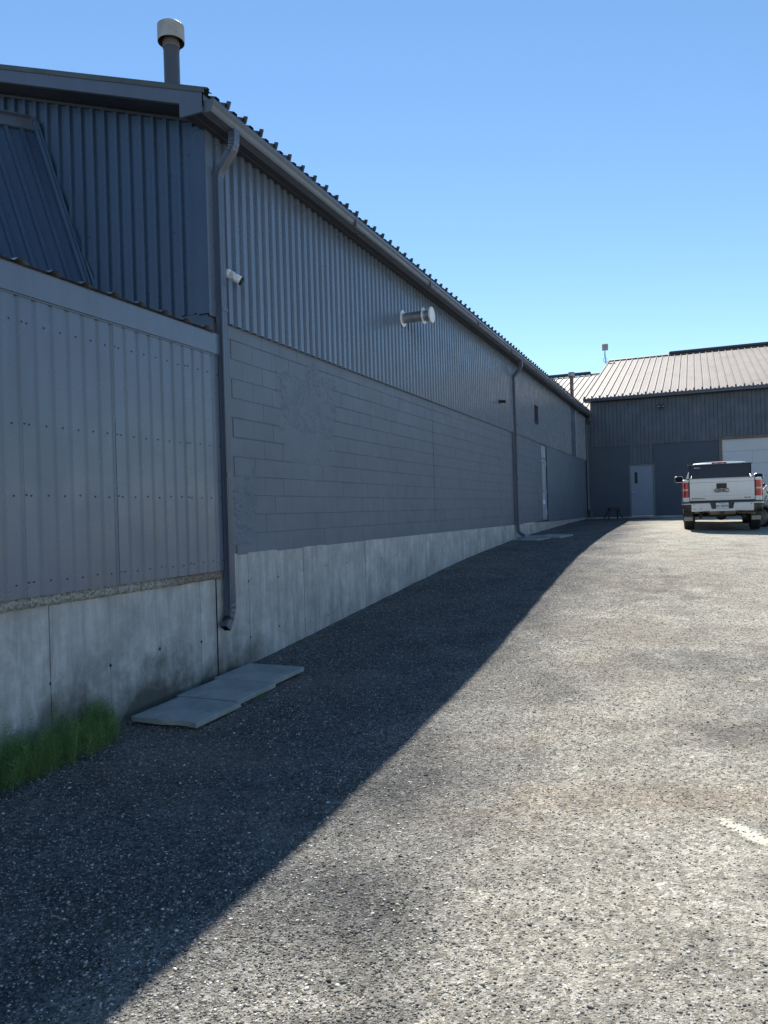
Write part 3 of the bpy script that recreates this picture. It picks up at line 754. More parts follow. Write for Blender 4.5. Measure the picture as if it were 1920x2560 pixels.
# ragged crack at the junction with the main wall
cz = np.linspace(-.1, .92, 60); cy = 6.327+.008*np.array([noise.noise(Vector((z*7, 0, 0))) for z in cz]); cw = .0018+.005*np.abs([noise.noise(Vector((z*15, 5, 0))) for z in cz])
fa.loft([[(.0022, a-b, z) for a, b, z in zip(cy, cw, cz)], [(.0022, a+b, z) for a, b, z in zip(cy, cw, cz)]], False, False, 1)
fa.box((-.05, -14, -1), (-.006, 6.33, 1.0), 0)
fa.build('foundation', [M['conc'], M['black']], ann)
lg = MB(); rows = []
ysl = np.linspace(-6, 6.40, 500)
def ln(y, s): return noise.fractal(Vector((y*6, s, 0)), .6, 2.1, 5)
lg.loft([[(.0, y, .998+.012*ln(y, 1)) for y in ysl], [(.020+.004*ln(y, 2), y, 1.004+.010*ln(y, 3)) for y in ysl], [(.022+.004*ln(y, 5), y, 1.04) for y in ysl], [(.016+.004*ln(y, 7), y, 1.085) for y in ysl], [(-.02, y, 1.09) for y in ysl]], False)
lg.build('grout_ledge', M['ledge'], ann, True)
# cladding with lapped panels
ca = MB()
for k in range(-10, 3):
    a = 4.01+.927*k; L = .927 if k < 2 else 6.44-a
    sheet(ca, 'wall', (.046+.0022*(k % 2), a, 0), (0, 1, 0), (0, 0, 1), (1, 0, 0), L, 1.08, 3.24)
    ca.box((.03, a-.0015, 1.079), (.0472, a+.0015, 2.4), 1)
    for z in (1.18, 1.795, 2.295, 3.01):
        for j in range(6):
            yy = a+.06+.155*j
            if yy < 6.42: ca.disc((.047+.0022*(k % 2), yy, z+random.uniform(-.006, .006)), .0068, 'x', 8, 1)
        ca.disc((.047, a+.018, z+.004), .0068, 'x', 8, 1)
ca.box((.0, 6.41, 1.08), (.046, 6.425, 3.24)); ca.box((-.02, -8, 1.095), (.010, 6.41, 3.24))
ca.build('wall_cladding', [M['clad'], M['screw']], ann)
fs = MB(); fs.loft([[(.060, -8, 3.19), (.060, 6.43, 3.205)], [(.068, -8, 3.19), (.068, 6.43, 3.205)], [(.068, -8, 3.375), (.068, 6.43, 3.405)], [(.030, -8, 3.38), (.030, 6.43, 3.41)]], False)
fs.face([(.0, 6.43, 3.205), (.068, 6.43, 3.205), (.068, 6.43, 3.405), (.0, 6.43, 3.41)]); fs.box((.0, -8, 3.19), (.055, 6.42, 3.38))
fs.build('fascia', M['clad'], ann)
ra = MB()
sr = Vector((-1, 0, .05)).normalized()
sheet(ra, 'low', (.085, -8, 3.418), (0, 1, 0), sr, (0, 0, 1), 14.32, 0, 5.0)
ra.face([(.08, -8, 3.40), (.08, 6.32, 3.40), (-5, 6.32, 3.65), (-5, -8, 3.65)])
ra.build('roof', simple('grey_roof_metal', (0.20, 0.225, 0.26), 0.35, 0.1, 0.2), ann)
# steep ribbed slope on the shed roof, leaning toward the yard
T = Vector((-2.19, YG-.03, 5.93)); E = Vector((.335, 0, -.94)).normalized(); cdir = Vector((-.60, -.80, -.02)).normalized()
nn = cdir.cross(E).normalized()
if nn.x < 0: nn = -nn
sp = MB()
sheet(sp, 'gable', T, cdir, E, nn, 4.0, .06, 2.62)
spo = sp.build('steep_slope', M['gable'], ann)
sc = MB()
def quadbox(mb, p, a, b, c):
    P = [p, p+a, p+a+b, p+b]; mb.loft([P, [q+c for q in P]], True, True)
quadbox(sc, T-E*.03+nn*.012, cdir*4, E*.13, nn*.03); quadbox(sc, T-E*.05-cdir*.02, -cdir*.03+cdir*0, E*.16, nn*.07)
quadbox(sc, T-E*.04, cdir*4, E*.012, nn*.09-cdir*0)
sc.build('cap_flashing', M['trim'], spo)
se = MB(); quadbox(se, T+nn*.02, -cdir*.005+cdir*0+Vector((0.03, .01, 0)), E*2.6, nn*.03); quadbox(se, T+Vector((.05, .0, 0)), Vector((.05, 0, 0)), E*2.6, nn*.012)
se.face([T, T+E*2.6, T+E*2.6+Vector((.20, .02, 0)), T+Vector((.02, .02, 0))])
se.build('edge_flashing', M['gable'], spo)

# ================================================================== BACK BUILDING
bb = thing('workshop', 'dark blue-grey building across the end of the yard with a sunlit sand-coloured ribbed roof', 'building', (6, 38, 1.1))
XL, XR = .27, 15.0; GX0, GX1, GZT = 5.27, 8.9, 4.13
wb = MB()
# block lower wall with faint joints, openings for the two doors
def bk2(x0, x1, z0, z1):
    e = .004; y = YF+random.uniform(-.001, .001)
    F_ = [(x0+.003, y, z0+.003), (x1-.003, y, z0+.003), (x1-.003, y, z1-.003), (x0+.003, y, z1-.003)]
    wb.face(F_); wb.loft([[(a, YF+.004, b) for a, _, b in F_], F_], True)
zz = [1.13+.2*i for i in range(15)]+[4.115]
for i in range(15):
    z0, z1 = zz[i], zz[i+1]; x = .02-(.2 if i % 2 else 0)
    while x < XR:
        a, b = max(x, .0), min(x+.4, XR); x += .4
        hs = []
        if z0 < 3.29: hs.append((1.75, 2.73))
        elif z0 < 4.10: hs.append((1.78, 2.70))
        if z0 < GZT+.0: hs.append((GX0-.07, GX1))
        segs = [(a, b)]
        for h0, h1 in hs:
            ns = []
            for s0, s1 in segs:
                if s1 <= h0 or s0 >= h1: ns.append((s0, s1)); continue
                if s0 < h0: ns.append((s0, h0))
                if s1 > h1: ns.append((h1, s1))
            segs = ns
        for s0, s1 in segs:
            if s1-s0 > .02: bk2(s0, s1, z0, z1)
wb.box((-.0, YF+.004, 1.0), (1.75, YF+.12, 4.12)); wb.box((2.73, YF+.004, 1.0), (GX0-.07, YF+.12, 4.12)); wb.box((GX1, YF+.004, 1.0), (XR, YF+.12, 4.12)); wb.box((1.75, YF+.06, 1.0), (2.73, YF+.12, 4.12))
wb.box((XR-.1, YF+.12, 1), (XR, 54, 6.1)); wb.box((XL, YF+.2, 4.1), (XL+.1, 54, 6.1)); wb.box((XL, 53.9, 1), (XR, 54, 6.1))
wb.build('block_wall', M['boardwall'], bb)
sd = MB()
sheet(sd, 'board', (XL-.02, YF-.042, 0), (1, 0, 0), (0, 0, 1), (0, -1, 0), GX0-XL-.05, 4.11, 6.02)
sheet(sd, 'board', (GX0-.07, YF-.042, 0), (1, 0, 0), (0, 0, 1), (0, -1, 0), XR-GX0+.07, 4.20, 6.02)
sheet(sd, 'board', (1.79, YF-.018, 0), (1, 0, 0), (0, 0, 1), (0, -1, 0), .92, 3.31, 4.11)
sd.box((XL-.02, YF-.006, 4.11), (XR, YF+.1, 6.02)); sd.box((XL-.02, YF-.050, 4.095), (GX0-.07, YF-.002, 4.112)); sd.box((0.02, YF-.004, 4.11), (XL-.02, YF+.1, 5.62)); sd.box((1.76, YF+.02, 3.30), (2.72, YF+.05, 4.11))
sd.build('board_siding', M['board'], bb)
pb = MB(); pb.box((.0, YF-.03, 1.0), (1.75, YF+.02, 1.125)); pb.box((2.73, YF-.03, 1.0), (5.2, YF+.02, 1.135))
pb.build('foundation', M['conc'], bb)
stp = MB(); stp.bbox((1.70, YF-.42, .95), (2.92, YF-.035, 1.125), .012); stp.build('doorstep', M['slab'], bb)
# personnel door
pd = MB(); pd.bbox((1.80, YF+.005, 1.19), (2.68, YF+.05, 3.23), .003)
pdo = pd.build('door', M['door'], bb)
pf = MB()
for a, b in (((1.74, YF-.02, 1.13), (1.795, YF+.06, 3.29)), ((2.685, YF-.02, 1.13), (2.74, YF+.06, 3.29)), ((1.795, YF-.02, 3.235), (2.685, YF+.06, 3.29))): pf.bbox(a, b, .004)
pf.build('frame', M['frame'], pdo)
sl_ = MB(); sl_.box((1.96, YF-.002, 2.50), (2.07, YF+.004, 2.96)); sl_.build('window', M['slit'], pdo)
kn = MB(); kn.lathe([(.034, 0), (.034, -.012), (.014, -.016), (.014, -.045), (.032, -.055), (.034, -.075), (.02, -.088), (.001, -.09)], (1.875, YF+.004, 2.13), 'y', 16); kn.build('knob', M['chrome'], pdo, True)
th = MB(); th.bbox((1.80, YF-.035, 1.125), (2.68, YF+.03, 1.175), .008); th.build('threshold', M['steel'], pdo)
for z in (1.45, 2.2, 2.95):
    h = MB(); h.tube([(2.684, YF-.004, z), (2.684, YF-.004, z+.1)], .010, 8); h.build('hinge', M['frame'], pdo)
# sectional garage door
gd = MB()
zb = 1.08
for i in range(6):
    z0, z1 = zb+i*.508, zb+(i+1)*.508-.006
    gd.bbox((GX0+.01, YF+.10, z0), (GX1-.01, YF+.14, z1), .008)
    x = GX0+.35
gd.box((GX0+.01, YF+.12, zb), (GX1-.01, YF+.15, 4.12))
gdo = gd.build('garage_door', M['garage'], bb)
sm = MB(); sm.box((GX0+.02, YF+.095, 1.08), (GX0+.06, YF+.10, 4.1)); sm.box((GX0+1.13, YF+.094, 3.10), (GX0+1.135, YF+.0995, 3.6)); sm.build('weather_strip', M['frame'], gdo)
gf = MB()
gf.bbox((GX0-.07, YF-.03, 1.05), (GX0, YF+.16, 4.20), .005); gf.bbox((GX1, YF-.03, 1.05), (GX1+.07, YF+.16, 4.20), .005); gf.bbox((GX0, YF-.03, 4.13), (GX1, YF+.16, 4.20), .005)
gf.build('frame', M['tan'], gdo)
# roof
BX0, BE, BZ, BS = .03, YF-.42, 6.12, .318
RY = 43.8
rs = Vector((0, 1, BS)).normalized(); rn = Vector((0, -BS, 1)).normalized()
Ln = (RY-BE)*math.sqrt(1+BS*BS)
br = MB(); sheet(br, 'roof2', (BX0, BE, BZ), (1, 0, 0), rs, rn, 15.3, 0, Ln)
rb2 = Vector((0, -1, BS)).normalized()
br.face([(BX0, RY, BZ+BS*(RY-BE)), (XR+.3, RY, BZ+BS*(RY-BE)), (XR+.3, 54.2, BZ), (BX0, 54.2, BZ)])
br.face([(BX0, BE+.01, BZ-.01), (XR+.3, BE+.01, BZ-.01), (XR+.3, RY, BZ+BS*(RY-BE)-.02), (BX0, RY, BZ+BS*(RY-BE)-.02)])
tb = br; tb.m = 1; x = BX0+.042
while x < XR+.2:
    tb.box((x-.026, BE-.008, BZ-.01), (x+.026, BE+.02, BZ+.095)); x += .305
x = BX0+.042+.163
while x < XR+.2:
    tb.box((x-.030, BE-.006, BZ-.008), (x+.030, BE+.02, BZ+.030)); x += .305
bro = br.build('roof', [M['roof'], M['ridge']], bb)
bd = MB(); RZ = BZ+BS*(RY-BE)
slope = [(RY-.18, RZ-.18*BS+.075), (RY, RZ+.085), (RY+.18, RZ-.18*BS+.075)]
bd.loft([[(BX0-.02, y, z) for y, z in slope], [(XR+.3, y, z) for y, z in slope]], False)
bd.build('ridge_cap', M['roof'], bro)
bv = MB(); bv.box((BX0+.2, RY-.165, RZ-.03), (XR, RY-.14, RZ+.018)); 
bv.bbox((3.15, RY-.16, RZ+.06), (XR, RY+.16, RZ+.19), .02); bv.build('ridge_vent', M['ridge'], bro)
vb = MB(); vb.box((BX0-.02, BE+.02, BZ-.06), (BX0+.02, RY, BZ-.02), mat=None)
P0 = [(BX0-.015, BE, BZ-.10), (BX0+.0, BE, BZ-.10), (BX0+.0, BE, BZ+.03), (BX0-.015, BE, BZ+.03)]
P1 = [(a, RY, c+BS*(RY-BE)) for a, b, c in P0]
vb = MB(); vb.loft([P0, P1], True, True); vb.build('verge_trim', M['roof'], bro)
bg_ = MB()
prf = [(BE-.005, BZ-.01), (BE-.005, BZ-.135), (BE-.075, BZ-.135), (BE-.085, BZ-.115), (BE-.095, BZ-.075), (BE-.115, BZ-.055), (BE-.115, BZ-.018), (BE-.103, BZ-.018)]
bg_.loft([[(BX0+.0, y, z) for y, z in prf], [(XR+.3, y, z) for y, z in prf]], False); bg_.face([(BX0+.0, y, z) for y, z in prf]); bg_.box((BX0+.02, BE, BZ-.14), (XR+.3, BE+.02, BZ-.015)); 
bg_.build('gutter', M['ds'], bb)
bs = MB(); bs.box((BX0+.02, BE+.02, BZ-.135), (XR+.3, YF, BZ-.12)); bs.build('soffit', M['soffit'], bb)

# lower wing behind, left
wg = thing('wing', 'lower sand-coloured ribbed roof rising behind the long grey building, left of the main back roof', 'building', (-4, 40, 1.1))
WY0, WZ0, WRY = YF+.12, 5.37, 45.5
wr = MB(); WL = (WRY-WY0)*math.sqrt(1+BS*BS)
sheet(wr, 'roof2', (-14, WY0, WZ0), (1, 0, 0), rs, rn, 14.0+XL, 0, WL)
wr.face([(-14, WRY, WZ0+BS*(WRY-WY0)), (XL, WRY, WZ0+BS*(WRY-WY0)), (XL, 57, WZ0), (-14, 57, WZ0)])
wro = wr.build('roof', M['roof'], wg)
wz = WZ0+BS*(WRY-WY0)
wv = MB(); wv.bbox((-14, WRY-.16, wz+.05), (-1.15, WRY+.16, wz+.20), .02); wv.box((-1.15, WRY-.165, wz-.02), (XL, WRY-.14, wz+.05)); wv.build('ridge_vent', M['ridge'], wro)
ww = MB(); ww.box((-14, WY0+.1, 0), (XL-.002, WY0+.2, WZ0+.02)); ww.box((-14, WY0+.2, 0), (-13.9, 57, WZ0)); ww.build('wall', M['board'], wg)

# ================================================================== FIXTURES
# wall security camera
sc_ = thing('security_camera', 'small white bullet camera on the ribbed metal beside the near downspout', 'camera', (.03, 6.62, 4.06))
b = MB(); b.lathe([(.001, 0), (.050, 0), (.050, .012), (.040, .026), (.001, .028)], (.037, 6.65, 4.075), 'x', 24)
b.build('base', M['white'], sc_, True, 40)
b = MB(); b.tube([(.06, 6.65, 4.075), (.085, 6.65, 4.075), (.105, 6.65, 4.06), (.118, 6.65, 4.035)], [.020, .024, .024, .020], 14); b.build('arm', M['white'], sc_, True, 40)
dv = Vector((.62, .35, -.42)).normalized()
o0 = Vector((.105, 6.65, 4.035))
def along(mb, o, dv, prof, seg=24, m=None):
    a = Vector((0, 0, 1)); u = dv.cross(a).normalized(); v = u.cross(dv).normalized()
    mb.loft([[o+dv*h+(u*math.cos(2*math.pi*j/seg)+v*math.sin(2*math.pi*j/seg))*max(r, .0005) for j in range(seg)] for r, h in prof], True, False, m)
b = MB(); along(b, o0, dv, [(.0, -.012), (.033, -.008), (.041, .01), (.044, .03), (.044, .078)])
bo = b.build('body', M['white'], sc_, True, 50)
b = MB(); along(b, o0, dv, [(.0445, .078), (.0455, .080), (.0445, .096), (.035, .099), (.033, .093), (.0, .093)]); b.build('lens_hood', M['black'], bo, True, 50)
b = MB()
u_ = dv.cross(Vector((0, 0, 1))).normalized()
for i in range(8):
    t0 = math.pi*(1+i/8); t1 = math.pi*(1+(i+1)/8)
    n_ = (u_*1.0+Vector((0, 0, 1))*.25).normalized()
    if n_.y > 0: n_ = -n_
    sd_ = dv; up_ = n_.cross(dv).normalized()
    if up_.z < 0: up_ = -up_
    cc = o0+dv*.045+n_*.0452
    q = lambda t, r: cc+sd_*(math.cos(t)*r)+up_*(math.sin(t)*r)
    b.face([q(t0, .010), q(t1, .010), q(t1, .013), q(t0, .013)])
b.build('emblem', M['badge'], bo)

# horizontal wall exhaust
ev = thing('exhaust_vent', 'galvanised pipe jutting from the ribbed metal under the eaves, with a round white cap', 'vent', (.03, 11.67, 4.75))
b = MB(); b.lathe([(.082, .0), (.082, .30), (.084, .302), (.084, .31), (.082, .312), (.082, .50)], (.02, 11.67, 4.735), 'x', 28); b.build('pipe', M['steel'], ev, True, 40)
b = MB(); b.lathe([(.083, .012), (.135, .010), (.138, .004), (.135, -.002)], (.045, 11.67, 4.735), 'x', 28); b.build('flange', M['white'], ev, True, 40)
b = MB(); b.lathe([(.083, .0), (.130, -.003), (.133, .003), (.130, .008), (.083, .012)], (.40, 11.67, 4.735), 'x', 28); b.build('collar', M['white'], ev, True, 40)
b = MB(); b.lathe([(.083, .0), (.083, .03), (.098, .035), (.098, .05), (.083, .055), (.083, .08), (.098, .085), (.1, .10)], (.42, 11.67, 4.735), 'x', 28, 1)
b.lathe([(.108, .095), (.128, .10), (.130, .12), (.120, .132), (.08, .135), (.072, .128), (.001, .125)], (.42, 11.67, 4.735), 'x', 32, 0)
b.build('cap', [M['white'], M['steel']], ev, True, 35)

# little black wall light stub far along
b = thing('wall_light', 'tiny black cylinder light on the ribbed metal just before the far downspout', 'light', (.03, 18.1, 4.18))
q = MB(); q.tube([(.03, 18.1, 4.18), (.20, 18.1, 4.165)], .035, 14); q.build('housing', M['black'], b, True, 40)
q = MB(); q.lathe([(.055, 0), (.055, .015), (.03, .02)], (.036, 18.1, 4.18), 'x', 16); q.build('mount', M['black'], b, True, 40)

# floodlight on the back facade
fl_ = thing('floodlight', 'black twin-lens floodlight high on the dark boards above the grey door', 'light', (3.08, YF-.02, 5.58))
q = MB(); q.lathe([(.055, 0), (.055, -.02), (.03, -.035), (.03, -.06)], (3.08, YF-.02, 5.60), 'y', 18); q.build('mount', M['black'], fl_, True, 40)
q = MB(); q.bbox((2.93, YF-.20, 5.56), (3.23, YF-.07, 5.65), .02); q.bbox((2.96, YF-.23, 5.63), (3.20, YF-.06, 5.665), .01); q.build('head', M['black'], fl_)
q = MB(); q.lathe([(.04, 0), (.045, -.05), (.035, -.06), (.001, -.062)], (3.08, YF-.15, 5.535), 'z', 16); q.build('sensor', M['black'], fl_, True)
for dx in (-.09, .09):
    q = MB(); q.box((3.08+dx-.05, YF-.206, 5.575), (3.08+dx+.05, YF-.201, 5.62)); q.build('lens', M['lens'], fl_)
q = MB(); q.box((3.065, YF-.212, 5.50), (3.095, YF-.20, 5.525)); q.build('indicator', M['lens'], fl_)

# panel antenna at the ridge corner
an = thing('panel_antenna', 'square white antenna on a thin mast at the left end of the back roof ridge', 'antenna', (-.05, RY, 9.35))
q = MB(); q.tube([(.02, RY, 9.25), (-.10, RY, 9.40), (-.14, RY, 9.6), (-.15, RY, 10.2), (-.15, RY, 10.4)], .022, 10); q.build('mast', M['ds'], an, True, 40)
q = MB(); q.bbox((-.29, RY-.09, 10.14), (.03, RY-.03, 10.50), .02); q.build('panel', M['cap'], an)
q = MB(); q.box((-.13, RY-.10, 10.30), (-.10, RY-.09, 10.33)); q.build('emblem', M['black'], an)
q = MB(); q.tube([(-.15+.09*math.cos(t), RY-.03, 9.62+.13*math.sin(t)) for t in np.linspace(0, 6.5, 22)], .010, 6); q.tube([(-.15, RY-.03, 10.2), (-.17, RY-.03, 9.9), (-.16, RY-.03, 9.74)], .010, 6)
q.tube([(-.1, RY-.1, 9.50), (.15, RY-.4, 9.40), (.35, RY-.55, 9.28), (.6, RY-.5, 9.33), (.85, RY-.2, 9.44)], .012, 6); q.build('cable', M['black'], an, True)

# ================================================================== PAVING SLABS
def slab(name, cx, cy, zc, rot, L, Wd, label, grp, tilt=(0, 0), chip=False):
    q = MB(); h = .045
    nx_, ny_ = 12, 12
    top = []
    for j in range(ny_+1):
        row = []
        for i in range(nx_+1):
            x = -L/2+L*i/nx_; y = -Wd/2+Wd*j/ny_
            ex = abs(x)/(L/2); ey = abs(y)/(Wd/2)
            z = -.004*(max(ex, ey) > .99)-.0015*noise.noise(Vector((x*6, y*6, cx*3)))
            if ex > .99 or ey > .99:
                x *= 1-.006*abs(noise.noise(Vector((x*20, y*20, cy)))); y *= 1-.006*abs(noise.noise(Vector((y*20, x*20, cy))))
            if chip and y < -Wd/2+.02 and x > L*.08:
                y += .03*abs(math.sin(x*9)); z -= .004
            row.append((x, y, z))
        top.append(row)
    q.loft(top, False)
    ring = top[0]+[r[-1] for r in top[1:]]+list(reversed(top[-1][:-1]))+[r[0] for r in reversed(top[1:-1])]
    lo = [(x*1.004, y*1.004, -h) for x, y, z in ring]; mid = [(x*1.008, y*1.008, -.006) for x, y, z in ring]
    q.loft([lo, mid, ring], True); q.face(lo)
    o = q.build(name, M['slab']); weld(o)
    o.location = (cx, cy, zc); o.rotation_euler = (tilt[0], tilt[1], rot)
    return tag(o, label, 'paving slab', grp)
sg = 'paving slabs under the near downspout'
slab('paving_slab', .465, 5.205, .040, -.05, .64, .588, 'grey paving slab nearest the camera of the row against the stained base, chipped front edge', sg, (.04, 0), True)
slab('paving_slab', .440, 5.82, .066, -.05, .64, .588, 'middle grey paving slab of the three under the near downspout', sg, (.045, 0))
slab('paving_slab', .415, 6.42, .094, -.05, .64, .588, 'farthest of the three grey paving slabs under the near downspout', sg, (.045, 0))
sg = 'paving slabs under the far downspout'
slab('paving_slab', .44, 19.42, .835, -.28, .72, .80, 'flat grey slab lying nearest the camera below the far downspout', sg, (.03, -.01))
slab('paving_slab', .92, 20.05, .885, -.28, .66, .80, 'grey slab farther from the wall below the far downspout, resting on its neighbours', sg, (.04, .02))
slab('paving_slab', .36, 20.26, .865, -.20, .66, .70, 'grey slab partly hidden behind the others at the wall below the far downspout', sg, (.03, 0))

# ================================================================== SAWHORSE
sw = thing('sawhorse', 'low dark wooden sawhorse standing by the dark wall left of the grey door', 'sawhorse', (1.15, 32.6, 1.05))
q = MB(); mm = Matrix.Translation((1.19, 32.55, 1.50)) @ Matrix.Rotation(.55, 4, 'Z')
q.bbox((-.24, -.06, -.02), (.24, .06, .03), .008, mat=mm); q.build('beam', M['darkwood'], sw)
q = MB(); q.bbox((-.18, -.075, -.11), (.24, -.060, -.02), .004, mat=mm); q.bbox((-.18, .060, -.11), (.24, .075, -.02), .004, mat=mm); q.build('brace', M['darkwood'], sw)
for sx, sy in ((-1, -1), (-1, 1), (1, -1), (1, 1)):
    q = MB(); a = mm @ Vector((sx*.17, sy*.05, 0)); b_ = mm @ Vector((sx*.25-(.10 if sx < 0 else -.0), sy*.22, 0)); b_.z = float(gz(b_.x, b_.y))+.0
    dd = (b_-a); 
    R_ = Vector((.022, 0, 0)); S_ = Vector((0, .03, 0))
    q.loft([[a+R_+S_, a-R_+S_, a-R_-S_, a+R_-S_], [b_+R_+S_, b_-R_+S_, b_-R_-S_, b_+R_-S_]], True, True); q.build('leg', M['darkwood'], sw)

# ================================================================== HORSETAIL GRASS
def tuft(name, n, xr, yr, hmax, label, dens=None):
    V = []; F = []; T = []
    def blade(p, d, L, wd, t, bend):
        n0 = len(V); side = Vector((-d.y, d.x, 0)); side = side.normalized() if side.length > .01 else Vector((1, 0, 0))
        a = random.random()*6.28; side = Vector((math.cos(a), math.sin(a), 0))
        p1 = p+d*(L*.55); p2 = p+d*L+bend*L
        V.extend([p-side*wd, p+side*wd, p1-side*wd*.8, p1+side*wd*.8, p2]); F.append((n0, n0+1, n0+3)); F.append((n0, n0+3, n0+2)); F.append((n0+2, n0+3, n0+4)); T.extend([t]*5)
    for i in range(n):
        y = yr[0]+(yr[1]-yr[0])*random.random(); wy = max(.18, min(1, (yr[1]-y)/.35+.15))
        x = xr[0]+(xr[1]-xr[0])*wy*random.random()**1.3
        h = hmax*(.45+.55*random.random())*(.65+.5*noise.noise(Vector((y*3.3, x*4, 1)))+.35*(1-x/xr[1])*.6)*(.55+.45*wy)
        base = Vector((x, y, float(gz(x, y))-.01)); t = min(1, max(0, .45+.28*random.gauss(0, 1)))
        lean = Vector((random.gauss(.10, .22), random.gauss(0, .22), 1)).normalized()
        nseg = max(3, int(h/.028)); prev = base
        blade(base, lean, h, .0016, t*.8, Vector((random.gauss(0, .12), random.gauss(0, .12), 0)))
        for s in range(1, nseg):
            p = base+lean*(h*s/nseg)
            L = .095*(1-.70*s/nseg)*random.uniform(.6, 1.3)
            a0 = random.random()*6.28
            for j in range(6):
                a = a0+j*1.047+random.uniform(-.2, .2)
                d_ = Vector((math.cos(a), math.sin(a), .55+.3*random.random())).normalized()
                blade(p, d_, L, .0008, min(1, t+random.uniform(-.1, .25)), Vector((0, 0, .18)))
    o = np_mesh(name, np.array([tuple(v) for v in V]), np.array(F), M['grass'], np.array(T))
    return o
gs = tuft('horsetail_grass', 900, (.02, .40), (2.2, 4.76), .44, '')
gs['kind'] = 'stuff'; gs['label'] = 'feathery green horsetail growing along the foot of the concrete base'
wd_ = tuft('weed', 9, (.80, .86), (5.75, 5.83), .12, '')
tag(wd_, 'tiny green weed sprouting at the edge of the middle paving slab', 'weed')

# ================================================================== PICKUP TRUCK
TX, TY, TZ = 4.975, 22.45, .825
tr = thing('pickup_truck', 'dusty white pickup truck seen from behind, parked on the gravel facing the garage door', 'pickup truck', (TX, TY, TZ))
TM = Matrix.Translation((TX, TY, TZ)) @ Matrix.Rotation(.012, 4, 'X')
_mb_build = MB.build
class TB(MB):
    def build(s, name, mats, parent=None, smooth=False, autos=None):
        s.v = [tuple(TM @ Vector(p)) for p in s.v]
        return MB.build(s, name, mats, parent or tr, smooth, autos)
def lerp(a, b, t): return a+(b-a)*t
# body sides + hood
q = TB()
WY_, FY_ = 1.23, 4.80; WR = .47
def zbot(y):
    z = .50
    for c in (WY_, FY_):
        if abs(y-c) < WR: z = max(z, .36+math.sqrt(WR*WR-(y-c)**2))
    return z
def ztop(y): return 1.435 if y < 1.98 else lerp(1.40, 1.36, (y-1.98)/2.2) if y < 4.2 else lerp(1.30, 1.12, ((y-4.2)/1.55)**1.5)
def wx(z, y):
    t = (z-.5)/.9; base = .985+.018*math.sin(max(0, min(1, t))*math.pi)-.055*max(0, t-.72)/.28*(1 if y < 1.98 else .6)
    tap = 1-.09*max(0, (y-5.1)/.7)**2-.018*max(0, (.35-y)/.35)
    return base*tap
ys_ = sorted(set([.13, .2, .3, .5] + [WY_+WR*math.sin(a) for a in np.linspace(-math.pi/2, math.pi/2, 17)] + [1.8, 1.97, 1.985, 2.4, 2.8, 3.2, 3.6, 4.0, 4.19, 4.21]+[FY_+WR*math.sin(a) for a in np.linspace(-math.pi/2, math.pi/2, 17)]+[5.4, 5.6, 5.75]))
for sx in (-1, 1):
    rings = []
    for y in ys_:
        zb_, zt_ = zbot(y), ztop(y); r_ = []
        for i in range(13):
            z = lerp(zb_, zt_, i/12); r_.append((sx*wx(z, y), y, z))
        r_.append((sx*(wx(zt_, y)-.035), y, zt_+.012)); r_.append((sx*(wx(zt_, y)-.11), y, zt_+.008)); r_.append((sx*(wx(zt_, y)-.125), y, zt_-.05)); r_.append((sx*(wx(zt_, y)-.13), y, zt_-.5 if y < 1.98 else zt_-.05))
        rings.append(r_)
    q.loft(rings, False)
    # rear corner post beside the tailgate
    q.bbox((sx*.805, .10, .80), (sx*.975, .20, 1.425), .02)
q.loft([[(-.93, y, ztop(y)+.01), (-.5, y, ztop(y)+.045), (0, y, ztop(y)+.05), (.5, y, ztop(y)+.045), (.93, y, ztop(y)+.01)] for y in (4.2, 4.6, 5.0, 5.4, 5.75)], False)
q.box((-.9, 5.70, .5), (.9, 5.78, 1.16)); q.box((-.86, .15, .80), (.86, 1.95, .84)); q.box((-.9, 1.93, .6), (.9, 2.0, 1.42)); q.box((-.90, 1.0, .5), (-.86, 1.95, .85)); q.box((.86, 1.0, .5), (.90, 1.95, .85))
q.box((-.9, 2.0, .45), (.9, 4.3, .6))
body = q.build('body', M['car'], tr, True, 35)
# cab greenhouse
q = TB()
def cabring(y, wb_, wt, zb_, zt_):
    return [(-wb_, y, zb_), (-lerp(wb_, wt, .5)-.01, y, lerp(zb_, zt_, .5)), (-wt, y, zt_-.07), (-wt+.07, y, zt_-.015), (-wt*.5, y, zt_+.012), (0, y, zt_+.02), (wt*.5, y, zt_+.012), (wt-.07, y, zt_-.015), (wt, y, zt_-.07), (lerp(wb_, wt, .5)+.01, y, lerp(zb_, zt_, .5)), (wb_, y, zb_)]
q.loft([cabring(1.99, .93, .74, 1.38, 1.84), cabring(2.06, .935, .745, 1.38, 1.92), cabring(2.5, .94, .75, 1.37, 1.95), cabring(3.2, .94, .74, 1.37, 1.945), cabring(3.7, .93, .72, 1.36, 1.88), cabring(4.3, .92, .88, 1.35, 1.44)], False)
q.face(cabring(1.99, .93, .74, 1.38, 1.84)); q.face(cabring(4.3, .92, .88, 1.35, 1.44))
q.bbox((-.70, 1.99, 1.86), (.70, 2.1, 1.915), .02)
q.build('cab', M['car'], tr, True, 40)
q = TB(); q.face([(-.80, 1.985, 1.43), (.80, 1.985, 1.43), (.68, 1.985, 1.80), (-.68, 1.985, 1.80)]); q.build('rear_window', M['glass'])
for sx in (-1, 1):
    q = TB()
    for y0_, y1_ in ((2.2, 2.95), (3.05, 3.75)):
        q.face([(sx*(.944), y0_, 1.42), (sx*.944, y1_+.15, 1.42), (sx*.772, y1_, 1.80), (sx*.772, y0_+.05, 1.80)])
    q.build('side_window', M['glass'])
q = TB(); q.face([(-.84, 4.27, 1.475), (.84, 4.27, 1.475), (.68, 3.74, 1.875), (-.68, 3.74, 1.875)]); q.build('windscreen', M['glass'])
